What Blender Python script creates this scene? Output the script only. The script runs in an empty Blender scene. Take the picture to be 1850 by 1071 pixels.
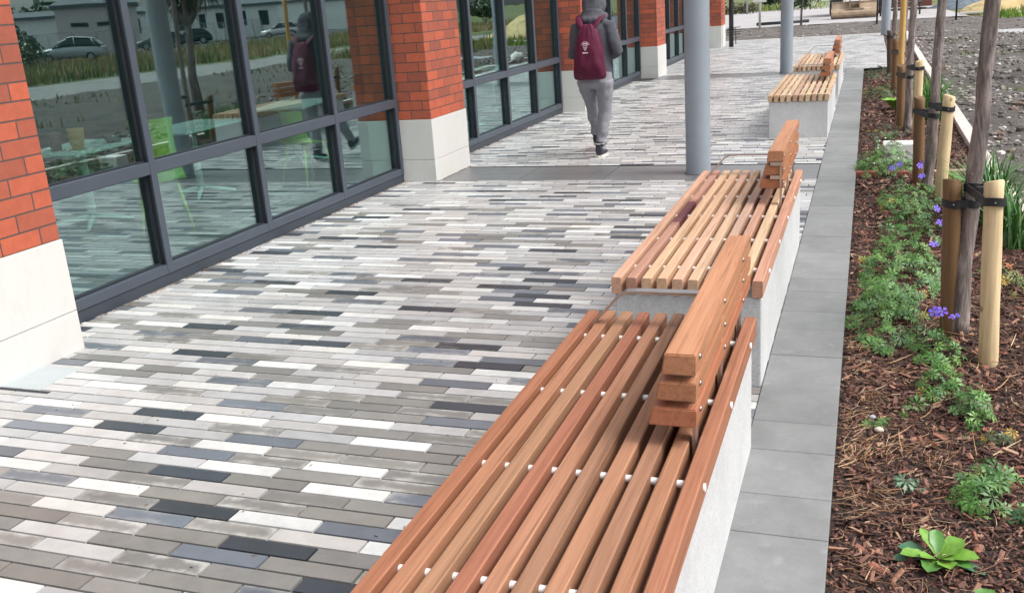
import bpy, bmesh, math, random
from mathutils import Vector, Matrix, noise

rnd = random.Random(11)
S = bpy.context.scene
COL = S.collection
R = math.radians

# ------------------------------------------------------------------ camera
cam_d = bpy.data.cameras.new("camera")
cam = bpy.data.objects.new("camera", cam_d)
COL.objects.link(cam)
YAW, PITCH, ROLL = 0.36229507, -0.2953267, -0.07144365
Mc = Matrix.Rotation(YAW, 3, 'Z') @ Matrix.Rotation(PITCH, 3, 'X') @ Matrix.Rotation(math.pi / 2, 3, 'X') @ Matrix.Rotation(ROLL, 3, 'Z')
cam.matrix_world = Matrix.Translation((0, 0, 1.75)) @ Mc.to_4x4()
cam_d.sensor_width = 36.0
cam_d.lens = 33.76
cam_d.clip_start = 0.05
cam_d.clip_end = 2000.0
S.camera = cam

# ------------------------------------------------------------------ sky, sun, exposure
SUN_EL, SUN_AZ = R(54), R(96)          # azimuth clockwise from +Y: from the right
w = bpy.data.worlds.new("World")
S.world = w
w.use_nodes = True
nt = w.node_tree
nt.nodes.clear()
sky = nt.nodes.new("ShaderNodeTexSky")
sky.sky_type = 'NISHITA'
sky.sun_disc = False
sky.sun_elevation = SUN_EL
sky.sun_rotation = SUN_AZ
sky.dust_density = 4.0
sky.air_density = 1.0
hs = nt.nodes.new("ShaderNodeHueSaturation")     # overcast: most of the blue taken out of the sky
hs.inputs['Saturation'].default_value = 0.22
hs.inputs['Value'].default_value = 1.0
bg = nt.nodes.new("ShaderNodeBackground")
bg.inputs['Strength'].default_value = 0.15
wo = nt.nodes.new("ShaderNodeOutputWorld")
nt.links.new(sky.outputs[0], hs.inputs['Color'])
nt.links.new(hs.outputs[0], bg.inputs['Color'])
nt.links.new(bg.outputs[0], wo.inputs['Surface'])
sd = bpy.data.lights.new("sun", 'SUN')
sd.energy = 1.3
sd.angle = R(24)
sd.color = (1.0, 0.965, 0.91)
sun = bpy.data.objects.new("sun", sd)
COL.objects.link(sun)
sdir = Vector((math.sin(SUN_AZ) * math.cos(SUN_EL), math.cos(SUN_AZ) * math.cos(SUN_EL), math.sin(SUN_EL)))
sun.rotation_euler = sdir.to_track_quat('Z', 'Y').to_euler()
sun.location = sdir * 60
S.view_settings.view_transform = 'Standard'
S.view_settings.look = 'None'
S.view_settings.gamma = 1.0
S.view_settings.exposure = 0.83
S.render.engine = 'CYCLES'
S.cycles.max_bounces = 8
S.cycles.transparent_max_bounces = 16

# ------------------------------------------------------------------ helpers
def tag(o, label=None, cat=None, group=None, kind=None):
    if label: o['label'] = label
    if cat: o['category'] = cat
    if group: o['group'] = group
    if kind: o['kind'] = kind
    return o

def empty(name, loc=(0, 0, 0), rz=0.0):
    o = bpy.data.objects.new(name, None)
    o.empty_display_size = 0.1
    o.location = loc
    o.rotation_euler = (0, 0, rz)
    COL.objects.link(o)
    return o

def copy_tree(o, parent=None):
    c = o.copy()
    COL.objects.link(c)
    if parent is not None:
        c.parent = parent
    for ch in list(o.children):
        copy_tree(ch, c)
    return c

class MB:
    """Collects polygons with a colour and a uv per face, then links them as one mesh object."""
    def __init__(s):
        s.v = []; s.f = []; s.c = []; s.uv = []; s.sm = []; s.e = []
    def face(s, pts, col=(1, 1, 1), uv=None, smooth=False, e=0.0):
        i = len(s.v)
        s.v += [tuple(p) for p in pts]
        s.f.append(tuple(range(i, i + len(pts))))
        s.c.append(col); s.uv.append(uv); s.sm.append(smooth); s.e.append(e)
    def verts(s, pts):
        i = len(s.v)
        s.v += [tuple(p) for p in pts]
        return i
    def idx(s, ids, col=(1, 1, 1), uv=None, smooth=False, e=0.0):
        s.f.append(tuple(ids)); s.c.append(col); s.uv.append(uv); s.sm.append(smooth); s.e.append(e)
    def box(s, x0, x1, y0, y1, z0, z1, col=(1, 1, 1), ch=0.0, skip="", m=None, e=0.0):
        P = lambda a, b, c: (m @ Vector((a, b, c)) if m else Vector((a, b, c)))
        if ch <= 0:
            q = [P(a, b, c) for a in (x0, x1) for b in (y0, y1) for c in (z0, z1)]
            i = s.verts(q)
            for n, ids in (("-x", (0, 1, 3, 2)), ("+x", (4, 6, 7, 5)), ("-y", (0, 4, 5, 1)), ("+y", (2, 3, 7, 6)), ("-z", (0, 2, 6, 4)), ("+z", (1, 5, 7, 3))):
                if n not in skip:
                    s.idx([i + k for k in ids], col, e=e)
            return
        bm = bmesh.new()
        g = bmesh.ops.create_cube(bm, size=1.0)
        for v in bm.verts:
            v.co = Vector((x0 + (v.co.x + .5) * (x1 - x0), y0 + (v.co.y + .5) * (y1 - y0), z0 + (v.co.z + .5) * (z1 - z0)))
        bmesh.ops.bevel(bm, geom=bm.edges[:], offset=ch, segments=2, affect='EDGES', profile=0.5)
        s.add_bm(bm, col, m)
    def add_bm(s, bm, col=(1, 1, 1), m=None, smooth=False):
        bm.verts.index_update()
        i = s.verts([(m @ v.co if m else v.co.copy()) for v in bm.verts])
        for f in bm.faces:
            s.idx([i + v.index for v in f.verts], col, smooth=smooth)
        bm.free()
    def rings(s, rs, col=(1, 1, 1), cap=True, smooth=True, closed=True):
        n = len(rs[0])
        i = s.verts([p for r in rs for p in r])
        for a in range(len(rs) - 1):
            for b in range(n if closed else n - 1):
                b2 = (b + 1) % n
                s.idx((i + a * n + b, i + a * n + b2, i + (a + 1) * n + b2, i + (a + 1) * n + b), col, smooth=smooth)
        if cap:
            s.idx([i + k for k in range(n)][::-1], col)
            s.idx([i + (len(rs) - 1) * n + k for k in range(n)], col)
    def tube(s, pts, rad, n=10, col=(1, 1, 1), cap=True, smooth=True, jit=0.0, seed=0, ref=None):
        pts = [Vector(p) for p in pts]
        if not isinstance(rad, (list, tuple)): rad = [rad] * len(pts)
        rr = random.Random(seed)
        rs = []
        for k, p in enumerate(pts):
            t = (pts[min(k + 1, len(pts) - 1)] - pts[max(k - 1, 0)]).normalized()
            a = Vector(ref) if ref else (Vector((1, 0, 0)) if abs(t.x) < .8 else Vector((0, 1, 0)))
            u = (a - t * a.dot(t)).normalized(); v = t.cross(u)
            r = rad[k]
            ru, rv = r if isinstance(r, (list, tuple)) else (r, r)
            ring = []
            for j in range(n):
                th = 2 * math.pi * j / n
                q = 1 + jit * (rr.random() - .5)
                ring.append(p + u * (math.cos(th) * ru * q) + v * (math.sin(th) * rv * q))
            rs.append(ring)
        s.rings(rs, col, cap, smooth)
    def ball(s, c, rx, ry=None, rz=None, col=(1, 1, 1), sub=2, jit=0.0, seed=0, m=None):
        ry = ry or rx; rz = rz or rx
        bm = bmesh.new()
        bmesh.ops.create_icosphere(bm, subdivisions=sub, radius=1.0)
        rr = random.Random(seed)
        for v in bm.verts:
            q = 1 + jit * (noise.noise(v.co * 2.3 + Vector((seed * 3.1, seed, 0))))
            v.co = Vector((v.co.x * rx * q, v.co.y * ry * q, v.co.z * rz * q))
            if m: v.co = m @ v.co
            v.co += Vector(c)
        s.add_bm(bm, col, smooth=True)
    def build(s, name, mat, parent=None, loc=None):
        me = bpy.data.meshes.new(name)
        me.from_pydata(s.v, [], s.f)
        ca = me.color_attributes.new("tone", 'FLOAT_COLOR', 'CORNER')
        ul = me.uv_layers.new(name="UVMap")
        cols = []; uvs = []; es = []
        for fi, p in enumerate(s.f):
            c = s.c[fi]; e = s.e[fi]; u = s.uv[fi]
            for k in range(len(p)):
                cols += [c[0], c[1], c[2], 1.0 - e]
                uvs += list(u[k]) if u else [0.0, 0.0]
        ca.data.foreach_set("color", cols)
        ul.data.foreach_set("uv", uvs)
        me.polygons.foreach_set("use_smooth", s.sm)
        me.update()
        o = bpy.data.objects.new(name, me)
        if mat: me.materials.append(mat)
        COL.objects.link(o)
        if parent: o.parent = parent
        if loc: o.location = loc
        return o

def box_uv(o):
    """uv in metres, chosen per face by its normal"""
    me = o.data
    ul = me.uv_layers[0].data
    for p in me.polygons:
        n = p.normal
        for li in p.loop_indices:
            c = me.vertices[me.loops[li].vertex_index].co
            if abs(n.x) >= abs(n.y) and abs(n.x) > abs(n.z): ul[li].uv = (c.y, c.z)
            elif abs(n.y) > abs(n.z): ul[li].uv = (c.x, c.z)
            else: ul[li].uv = (c.y, c.x)

def remeshed(o, vox, smooth_it=3):
    """replace the object's mesh with one continuous voxel-remeshed surface"""
    m = o.modifiers.new("r", 'REMESH'); m.mode = 'VOXEL'; m.voxel_size = vox
    m2 = o.modifiers.new("s", 'SMOOTH'); m2.factor = 0.5; m2.iterations = smooth_it
    dg = bpy.context.evaluated_depsgraph_get()
    me = bpy.data.meshes.new_from_object(o.evaluated_get(dg))
    o.modifiers.clear()
    mats = [x for x in o.data.materials]
    o.data = me
    if not me.materials:
        for x in mats: me.materials.append(x)
    me.polygons.foreach_set("use_smooth", [True] * len(me.polygons))
    return o

# ------------------------------------------------------------------ materials
class NT:
    def __init__(s, name):
        s.m = bpy.data.materials.new(name); s.m.use_nodes = True
        s.t = s.m.node_tree; s.t.nodes.clear()
        s.out = s.n("ShaderNodeOutputMaterial")
        s.b = s.n("ShaderNodeBsdfPrincipled")
        s.l(s.b.outputs[0], s.out.inputs['Surface'])
    def n(s, t, **k):
        x = s.t.nodes.new(t)
        for a, b in k.items(): setattr(x, a, b)
        return x
    def l(s, a, b): s.t.links.new(a, b)
    def set(s, **k):
        for a, b in k.items():
            s.b.inputs[a.replace('_', ' ')].default_value = b
        return s
    def coord(s, kind='Object', scale=(1, 1, 1), rnd_off=False):
        tc = s.n("ShaderNodeTexCoord"); mp = s.n("ShaderNodeMapping")
        mp.inputs['Scale'].default_value = scale
        s.l(tc.outputs[kind], mp.inputs['Vector'])
        if rnd_off:
            oi = s.n("ShaderNodeObjectInfo"); mu = s.n("ShaderNodeMath", operation='MULTIPLY'); mu.inputs[1].default_value = 37.0
            s.l(oi.outputs['Random'], mu.inputs[0]); s.l(mu.outputs[0], mp.inputs['Location'])
        return mp.outputs[0]
    def noise(s, vec, scale, detail=4, rough=0.6, dist=0.0):
        x = s.n("ShaderNodeTexNoise"); x.inputs['Scale'].default_value = scale; x.inputs['Detail'].default_value = detail
        x.inputs['Roughness'].default_value = rough; x.inputs['Distortion'].default_value = dist
        s.l(vec, x.inputs['Vector']); return x.outputs['Fac']
    def ramp(s, fac, stops):
        x = s.n("ShaderNodeValToRGB"); e = x.color_ramp.elements
        while len(e) < len(stops): e.new(0.5)
        for k, (p, c) in enumerate(stops):
            e[k].position = p; e[k].color = (*c, 1) if len(c) == 3 else c
        s.l(fac, x.inputs[0]); return x.outputs[0]
    def mix(s, fac, a, b, mode='MIX'):
        x = s.n("ShaderNodeMix"); x.data_type = 'RGBA'; x.blend_type = mode
        for inp, v in ((x.inputs[0], fac), (x.inputs[6], a), (x.inputs[7], b)):
            if isinstance(v, (int, float)): inp.default_value = v
            elif isinstance(v, (tuple, list)): inp.default_value = (*v, 1) if len(v) == 3 else v
            else: s.l(v, inp)
        return x.outputs[2]
    def math(s, op, a, b=0.0, clamp=False):
        x = s.n("ShaderNodeMath", operation=op); x.use_clamp = clamp
        for inp, v in ((x.inputs[0], a), (x.inputs[1], b)):
            if isinstance(v, (int, float)): inp.default_value = v
            else: s.l(v, inp)
        return x.outputs[0]
    def tone(s):
        x = s.n("ShaderNodeAttribute", attribute_name="tone"); return x
    def col(s, c): s.l(c, s.b.inputs['Base Color']); return s
    def bump(s, h, strength=0.3, dist=0.01):
        x = s.n("ShaderNodeBump"); x.inputs['Strength'].default_value = strength; x.inputs['Distance'].default_value = dist
        s.l(h, x.inputs['Height']); s.l(x.outputs[0], s.b.inputs['Normal']); return s

def simple(name, c, rough=0.6, metal=0.0, var=0.12, scale=6.0, bump=0.0, bscale=60.0, spec=0.5):
    """one plain colour with soft variation and fine relief"""
    k = NT(name)
    v = k.coord('Object')
    f = k.noise(v, scale, 5)
    lo = tuple(x * (1 - var) for x in c); hi = tuple(min(1, x * (1 + var)) for x in c)
    k.col(k.ramp(f, [(0.3, lo), (0.7, hi)]))
    k.set(Roughness=rough, Metallic=metal)
    k.b.inputs['Specular IOR Level'].default_value = spec
    if bump: k.bump(k.noise(v, bscale, 4), bump, 0.004)
    return k.m

def toned(name, rough=0.7, var=0.25, scale=20.0, bump=0.0, bscale=120.0, spec=0.4):
    """colour from the mesh's own per-face tone"""
    k = NT(name)
    v = k.coord('Object')
    f = k.noise(v, scale, 4)
    k.col(k.mix(1.0, k.tone().outputs['Color'], k.ramp(f, [(0.25, (1 - var,) * 3), (0.75, (1 + var,) * 3)]), 'MULTIPLY'))
    k.set(Roughness=rough)
    k.b.inputs['Specular IOR Level'].default_value = spec
    if bump: k.bump(k.noise(v, bscale, 4), bump, 0.003)
    return k.m

M = {}
# pavers: block colour per paver, pale bloom along some blocks' edges, fine grit
k = NT("paver_concrete")
v = k.coord('Object')
uvn = k.n("ShaderNodeUVMap"); sx = k.n("ShaderNodeSeparateXYZ"); k.l(uvn.outputs[0], sx.inputs[0])
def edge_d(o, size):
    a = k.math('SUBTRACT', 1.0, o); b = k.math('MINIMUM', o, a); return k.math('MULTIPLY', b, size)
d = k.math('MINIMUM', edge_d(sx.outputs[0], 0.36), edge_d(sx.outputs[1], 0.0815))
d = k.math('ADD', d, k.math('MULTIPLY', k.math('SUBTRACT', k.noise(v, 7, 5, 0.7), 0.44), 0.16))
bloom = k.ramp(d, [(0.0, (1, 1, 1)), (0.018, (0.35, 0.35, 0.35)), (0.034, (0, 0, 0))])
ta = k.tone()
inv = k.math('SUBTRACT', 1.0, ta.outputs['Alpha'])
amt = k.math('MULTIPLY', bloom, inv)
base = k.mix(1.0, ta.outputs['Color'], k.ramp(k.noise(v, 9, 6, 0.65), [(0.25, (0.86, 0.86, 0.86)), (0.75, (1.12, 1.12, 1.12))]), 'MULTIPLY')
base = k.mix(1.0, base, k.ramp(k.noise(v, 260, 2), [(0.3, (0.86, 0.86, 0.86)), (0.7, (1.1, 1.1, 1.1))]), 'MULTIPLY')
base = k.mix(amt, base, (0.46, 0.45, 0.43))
base = k.mix(1.0, base, k.ramp(k.noise(k.coord('Object'), 1.1, 7, 0.72), [(0.3, (0.80, 0.79, 0.78)), (0.5, (1, 1, 1)), (0.7, (1.06, 1.06, 1.06))]), 'MULTIPLY')
base = k.mix(k.math('MULTIPLY', k.ramp(k.noise(v, 38, 5, 0.7), [(0.63, (0, 0, 0)), (0.72, (1, 1, 1))]), 0.16), base, (0.10, 0.098, 0.093))
sp = k.ramp(k.noise(v, 420, 1), [(0.72, (0, 0, 0)), (0.78, (1, 1, 1))])
base = k.mix(k.math('MULTIPLY', sp, 0.35), base, (0.62, 0.6, 0.57))
k.col(base).set(Roughness=0.44)
k.b.inputs['Specular IOR Level'].default_value = 0.6
k.set(Coat_Weight=0.18, Coat_Roughness=0.28)
k.bump(k.noise(v, 300, 3), 0.15, 0.002)
M['paver'] = k.m

k = NT("kerb_concrete")
v = k.coord('Object')
base = k.mix(1.0, k.tone().outputs['Color'], k.ramp(k.noise(v, 5, 7, 0.7), [(0.25, (0.8, 0.8, 0.8)), (0.75, (1.18, 1.18, 1.18))]), 'MULTIPLY')
base = k.mix(k.math('MULTIPLY', k.ramp(k.noise(v, 11, 5), [(0.6, (0, 0, 0)), (0.75, (1, 1, 1))]), 0.35), base, (0.36, 0.37, 0.37))
base = k.mix(1.0, base, k.ramp(k.noise(v, 350, 2), [(0.3, (0.88,) * 3), (0.7, (1.1,) * 3)]), 'MULTIPLY')
k.col(base).set(Roughness=0.6).bump(k.noise(v, 250, 3), 0.2, 0.002)
M['kerb'] = k.m

# brick
k = NT("red_brick")
uvn = k.n("ShaderNodeUVMap")
bt = k.n("ShaderNodeTexBrick")
bt.offset = 0.5
for a, b in (('Scale', 1.0), ('Mortar Size', 0.0050), ('Mortar Smooth', 0.1), ('Brick Width', 0.2686), ('Row Height', 0.0975), ('Bias', 0.0)):
    bt.inputs[a].default_value = b
bt.inputs['Color1'].default_value = (0.46, 0.098, 0.044, 1)
bt.inputs['Color2'].default_value = (0.23, 0.064, 0.040, 1)
bt.inputs['Mortar'].default_value = (0.075, 0.05, 0.046, 1)
k.l(uvn.outputs[0], bt.inputs['Vector'])
v = k.coord('Object')
base = k.mix(1.0, bt.outputs['Color'], k.ramp(k.noise(v, 18, 6, 0.7), [(0.25, (0.82, 0.82, 0.84)), (0.75, (1.14, 1.12, 1.1))]), 'MULTIPLY')
k.col(base).set(Roughness=0.75)
hgt = k.math('ADD', k.math('MULTIPLY', bt.outputs['Fac'], -1.0), k.math('MULTIPLY', k.noise(v, 130, 4), 0.25))
k.bump(hgt, 0.6, 0.005)
M['brick'] = k.m

# cast stone plinth
k = NT("cast_stone")
v = k.coord('Object')
dirt = k.ramp(k.noise(k.coord('Object', (6, 6, 2)), 3, 6, 0.7), [(0.52, (0, 0, 0)), (0.8, (1, 1, 1))])
sp = k.ramp(k.noise(v, 33, 3), [(0.66, (0, 0, 0)), (0.73, (1, 1, 1))])
base = k.mix(k.math('MULTIPLY', dirt, 0.30), (0.54, 0.53, 0.505), (0.40, 0.36, 0.315))
base = k.mix(k.math('MULTIPLY', sp, 0.18), base, (0.42, 0.38, 0.33))
k.col(base).set(Roughness=0.8).bump(k.noise(v, 180, 3), 0.12, 0.002)
M['stone'] = k.m

M['frame'] = simple("grey_powder_coat", (0.050, 0.061, 0.080), 0.42, 0, 0.06, 3.0, 0.04, 400)
M['plinth'] = simple("dark_grey_plinth", (0.030, 0.038, 0.050), 0.5, 0, 0.08, 3.0)
M['gasket'] = simple("black_rubber_gasket", (0.012, 0.014, 0.02), 0.55, 0, 0.1)

# tinted reflective glazing
k = NT("tinted_glass")
k.t.nodes.remove(k.b)
lw = k.n("ShaderNodeLayerWeight"); lw.inputs['Blend'].default_value = 0.5
fac = k.math('ADD', k.math('MULTIPLY', k.math('POWER', lw.outputs['Facing'], 4.0), 0.6), 0.245, True)
gl = k.n("ShaderNodeBsdfGlossy"); gl.inputs['Color'].default_value = (0.86, 0.99, 1.0, 1); gl.inputs['Roughness'].default_value = 0.0
tr = k.n("ShaderNodeBsdfTransparent"); tr.inputs['Color'].default_value = (0.74, 0.93, 0.90, 1)
mx = k.n("ShaderNodeMixShader")
k.l(fac, mx.inputs[0]); k.l(tr.outputs[0], mx.inputs[1]); k.l(gl.outputs[0], mx.inputs[2])
k.l(mx.outputs[0], k.out.inputs['Surface'])
bp = k.n("ShaderNodeBump"); bp.inputs['Strength'].default_value = 0.07; bp.inputs['Distance'].default_value = 0.02
k.l(k.noise(k.coord('Object'), 1.3, 1), bp.inputs['Height']); k.l(bp.outputs[0], gl.inputs['Normal'])
M['glass'] = k.m

# granite-like bench base concrete
k = NT("exposed_concrete")
v = k.coord('Object')
base = k.ramp(k.noise(v, 120, 5, 0.8), [(0.25, (0.34, 0.345, 0.35)), (0.5, (0.52, 0.525, 0.53)), (0.75, (0.68, 0.685, 0.69))])
base = k.mix(1.0, base, k.ramp(k.noise(v, 4, 5), [(0.3, (0.9,) * 3), (0.7, (1.06,) * 3)]), 'MULTIPLY')
k.col(base).set(Roughness=0.85).bump(k.noise(v, 160, 5, 0.75), 0.5, 0.004)
M['bench_concrete'] = k.m

# hardwood: grain runs along local Y
def wood(name, stain=False):
    k = NT(name)
    g1 = k.noise(k.coord('Object', (60, 1.6, 60)), 1.0, 6, 0.65, 0.6)
    g2 = k.noise(k.coord('Object', (260, 5, 260)), 1.0, 3, 0.6)
    base = k.mix(1.0, k.tone().outputs['Color'], k.ramp(g1, [(0.2, (0.50, 0.45, 0.42)), (0.47, (0.98, 0.98, 0.98)), (0.8, (1.24, 1.28, 1.32))]), 'MULTIPLY')
    base = k.mix(1.0, base, k.ramp(g2, [(0.22, (0.66, 0.62, 0.58)), (0.42, (0.97, 0.97, 0.97)), (0.75, (1.09, 1.09, 1.09))]), 'MULTIPLY')
    k.col(base).set(Roughness=0.62)
    k.b.inputs['Specular IOR Level'].default_value = 0.25
    k.bump(g2, 0.12, 0.002)
    return k.m
M['wood'] = wood("oiled_hardwood")
M['steel'] = simple("brushed_steel", (0.5, 0.49, 0.48), 0.32, 1.0, 0.08, 20)
M['arm_steel'] = simple("dull_flat_steel", (0.52, 0.50, 0.49), 0.35, 1.0, 0.1, 14)
M['white_plastic'] = simple("white_spacer_plastic", (0.82, 0.82, 0.82), 0.4, 0, 0.03)
M['column'] = simple("pale_grey_column_paint", (0.28, 0.315, 0.355), 0.42, 0, 0.05, 2.5, 0.03, 300)
M['black_metal'] = simple("black_painted_metal", (0.016, 0.019, 0.025), 0.45, 0, 0.1)
M['asphalt_band'] = simple("grey_band_slab", (0.21, 0.215, 0.22), 0.65, 0, 0.16, 7, 0.25, 300)
M['slab'] = simple("pale_slab", (0.37, 0.41, 0.42), 0.6, 0, 0.05, 8, 0.1, 300)
M['joint'] = simple("jointing_sand", (0.020, 0.019, 0.018), 0.9, 0, 0.3, 60)
M['mulch_base'] = simple("dark_bark_soil", (0.035, 0.021, 0.016), 0.95, 0, 0.5, 60, 0.8, 90)
M['chips'] = toned("bark_chip", 0.75, 0.3, 90)
M['leaf'] = toned("leaf_green", 0.42, 0.22, 40, 0, 0, 0.45)
M['petal'] = toned("violet_petal", 0.6, 0.12, 80)
M['stoneset'] = toned("rubble_stone", 0.85, 0.25, 30, 0.4, 80)
M['edging'] = simple("pale_concrete_edging", (0.56, 0.50, 0.46), 0.85, 0, 0.14, 9, 0.3, 160)
M['white_stone'] = simple("white_stone", (0.74, 0.73, 0.7), 0.8, 0, 0.08, 12, 0.2, 120)
M['trouser'] = simple("grey_marl_jersey", (0.245, 0.245, 0.27), 0.95, 0, 0.12, 90, 0.3, 500, 0.2)
M['hoodie'] = simple("dark_grey_marl_jersey", (0.088, 0.09, 0.108), 0.95, 0, 0.18, 110, 0.3, 500, 0.2)
M['maroon'] = simple("maroon_bag_nylon", (0.088, 0.006, 0.030), 0.62, 0, 0.2, 14, 0.3, 200, 0.3)
M['emblem'] = simple("pale_pink_print", (0.72, 0.52, 0.58), 0.7, 0, 0.05)
M['skin'] = simple("skin", (0.45, 0.26, 0.19), 0.5, 0, 0.08)
M['shoe'] = simple("black_shoe_canvas", (0.03, 0.032, 0.042), 0.75, 0, 0.15, 40)
M['sole'] = simple("pale_rubber_sole", (0.6, 0.58, 0.54), 0.6, 0, 0.1)
M['grass'] = toned("grass_blade", 0.6, 0.2, 12)
M['road'] = simple("pale_concrete_road", (0.36, 0.345, 0.345), 0.8, 0, 0.12, 0.6, 0.2, 60)
M['asphalt'] = simple("asphalt", (0.06, 0.062, 0.066), 0.8, 0, 0.2, 1.2, 0.3, 90)
M['lime'] = simple("lime_green_plastic", (0.40, 0.55, 0.05), 0.4, 0, 0.04)
M['table_white'] = simple("white_laminate", (0.66, 0.80, 0.74), 0.4, 0, 0.04)
M['render_white'] = simple("white_render", (0.88, 0.88, 0.87), 0.85, 0, 0.05, 1.0)
M['win_dark'] = simple("dark_window_pane", (0.018, 0.035, 0.045), 0.08, 0, 0.2)
M['roof_grey'] = simple("grey_roof_sheet", (0.11, 0.125, 0.14), 0.6, 0, 0.1, 0.5)
M['int_floor'] = simple("dark_vinyl_floor", (0.035, 0.05, 0.056), 0.45, 0, 0.1, 1.5)
M['int_wall'] = simple("dim_interior_wall", (0.20, 0.29, 0.31), 0.8, 0, 0.1, 1.0)
M['int_col'] = simple("teal_grey_column", (0.22, 0.29, 0.34), 0.5, 0, 0.06, 2)
M['galv'] = simple("galvanised_tube", (0.36, 0.38, 0.39), 0.5, 0.6, 0.1)
M['rubber'] = simple("black_rubber", (0.012, 0.012, 0.014), 0.6, 0, 0.2, 30)

# rough construction ground
k = NT("rough_dirt")
v = k.coord('Object')
a = k.noise(v, 1.1, 8, 0.7); b = k.noise(v, 9, 6, 0.75); c = k.noise(v, 55, 4, 0.7)
base = k.ramp(a, [(0.3, (0.09, 0.078, 0.071)), (0.5, (0.15, 0.133, 0.122)), (0.7, (0.22, 0.20, 0.183))])
base = k.mix(1.0, base, k.ramp(b, [(0.25, (0.55, 0.54, 0.54)), (0.75, (1.3, 1.3, 1.3))]), 'MULTIPLY')
base = k.mix(1.0, base, k.ramp(c, [(0.3, (0.42, 0.41, 0.40)), (0.7, (1.5, 1.5, 1.5))]), 'MULTIPLY')
gr = k.ramp(k.noise(v, 0.45, 5, 0.7), [(0.58, (0, 0, 0)), (0.72, (1, 1, 1))])
base = k.mix(k.math('MULTIPLY', gr, 0.35), base, (0.10, 0.13, 0.045))
k.col(base).set(Roughness=0.9).bump(k.math('ADD', b, k.math('MULTIPLY', c, 0.5)), 1.0, 0.07)
M['dirt'] = k.m

k = NT("meadow_ground")
v = k.coord('Object')
base = k.ramp(k.noise(v, 0.12, 8, 0.7), [(0.3, (0.10, 0.095, 0.06)), (0.48, (0.09, 0.125, 0.035)), (0.6, (0.16, 0.16, 0.055)), (0.75, (0.20, 0.175, 0.13))])
base = k.mix(1.0, base, k.ramp(k.noise(v, 3, 6, 0.8), [(0.25, (0.55,) * 3), (0.75, (1.4,) * 3)]), 'MULTIPLY')
k.col(base).set(Roughness=0.95).bump(k.noise(v, 4, 6), 0.6, 0.1)
M['meadow'] = k.m

k = NT("gravel_track")
v = k.coord('Object')
base = k.ramp(k.noise(v, 0.8, 8, 0.75), [(0.3, (0.17, 0.165, 0.16)), (0.55, (0.30, 0.29, 0.28)), (0.75, (0.20, 0.20, 0.19))])
base = k.mix(1.0, base, k.ramp(k.noise(v, 14, 5, 0.8), [(0.25, (0.7,) * 3), (0.75, (1.25,) * 3)]), 'MULTIPLY')
k.col(base).set(Roughness=0.9).bump(k.noise(v, 20, 5), 0.5, 0.03)
M['track'] = k.m

k = NT("tree_bark")
v1 = k.noise(k.coord('Object', (30, 30, 5)), 1.0, 7, 0.7, 0.8); v2 = k.noise(k.coord('Object', (9, 9, 4)), 1.0, 5)
base = k.ramp(v1, [(0.3, (0.04, 0.031, 0.029)), (0.46, (0.18, 0.15, 0.138)), (0.68, (0.40, 0.35, 0.33))])
base = k.mix(1.0, base, k.ramp(v2, [(0.3, (0.6, 0.58, 0.58)), (0.7, (1.25, 1.2, 1.18))]), 'MULTIPLY')
k.col(base).set(Roughness=0.85).bump(v1, 1.0, 0.014)
M['bark'] = k.m

def stake_mat(name, c, dark):
    k = NT(name)
    g = k.noise(k.coord('Object', (45, 45, 2.2)), 1.0, 5, 0.6, 0.5)
    base = k.ramp(g, [(0.25, tuple(x * 0.66 for x in c)), (0.55, c), (0.8, tuple(min(1, x * 1.15) for x in c))])
    vo = k.n("ShaderNodeTexVoronoi"); vo.inputs['Scale'].default_value = 1.0
    k.l(k.coord('Object', (9, 9, 7), True), vo.inputs['Vector'])
    kn = k.ramp(vo.outputs['Distance'], [(0.08, (1, 1, 1)), (0.14, (0, 0, 0))])
    base = k.mix(k.math('MULTIPLY', kn, 0.8), base, dark)
    base = k.mix(k.math('MULTIPLY', k.ramp(k.noise(k.coord('Object', (5, 5, 3)), 1.0, 5), [(0.5, (0, 0, 0)), (0.75, (1, 1, 1))]), 0.25), base, dark)
    k.col(base).set(Roughness=0.7).bump(g, 0.2, 0.003)
    return k.m
M['stake_pale'] = stake_mat("peeled_pale_softwood", (0.66, 0.50, 0.29), (0.20, 0.10, 0.04))
M['stake_brown'] = stake_mat("treated_brown_softwood", (0.165, 0.088, 0.036), (0.06, 0.03, 0.015))
M['stake_dark'] = stake_mat("weathered_dark_softwood", (0.085, 0.055, 0.038), (0.03, 0.02, 0.015))
M['stake_yellow'] = stake_mat("yellow_softwood", (0.60, 0.36, 0.12), (0.3, 0.15, 0.05))

# ================================================================== GROUND
def noise2(x, y, s, o=0.0): return noise.noise(Vector((x * s + o, y * s - o, o * 0.37)))

# far meadow sheet, reaches the horizon
g = MB(); g.face([(-700, -500, -0.12), (700, -500, -0.12), (700, 900, -0.12), (-700, 900, -0.12)])
tag(g.build("ground", M['meadow']), kind="structure")

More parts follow.
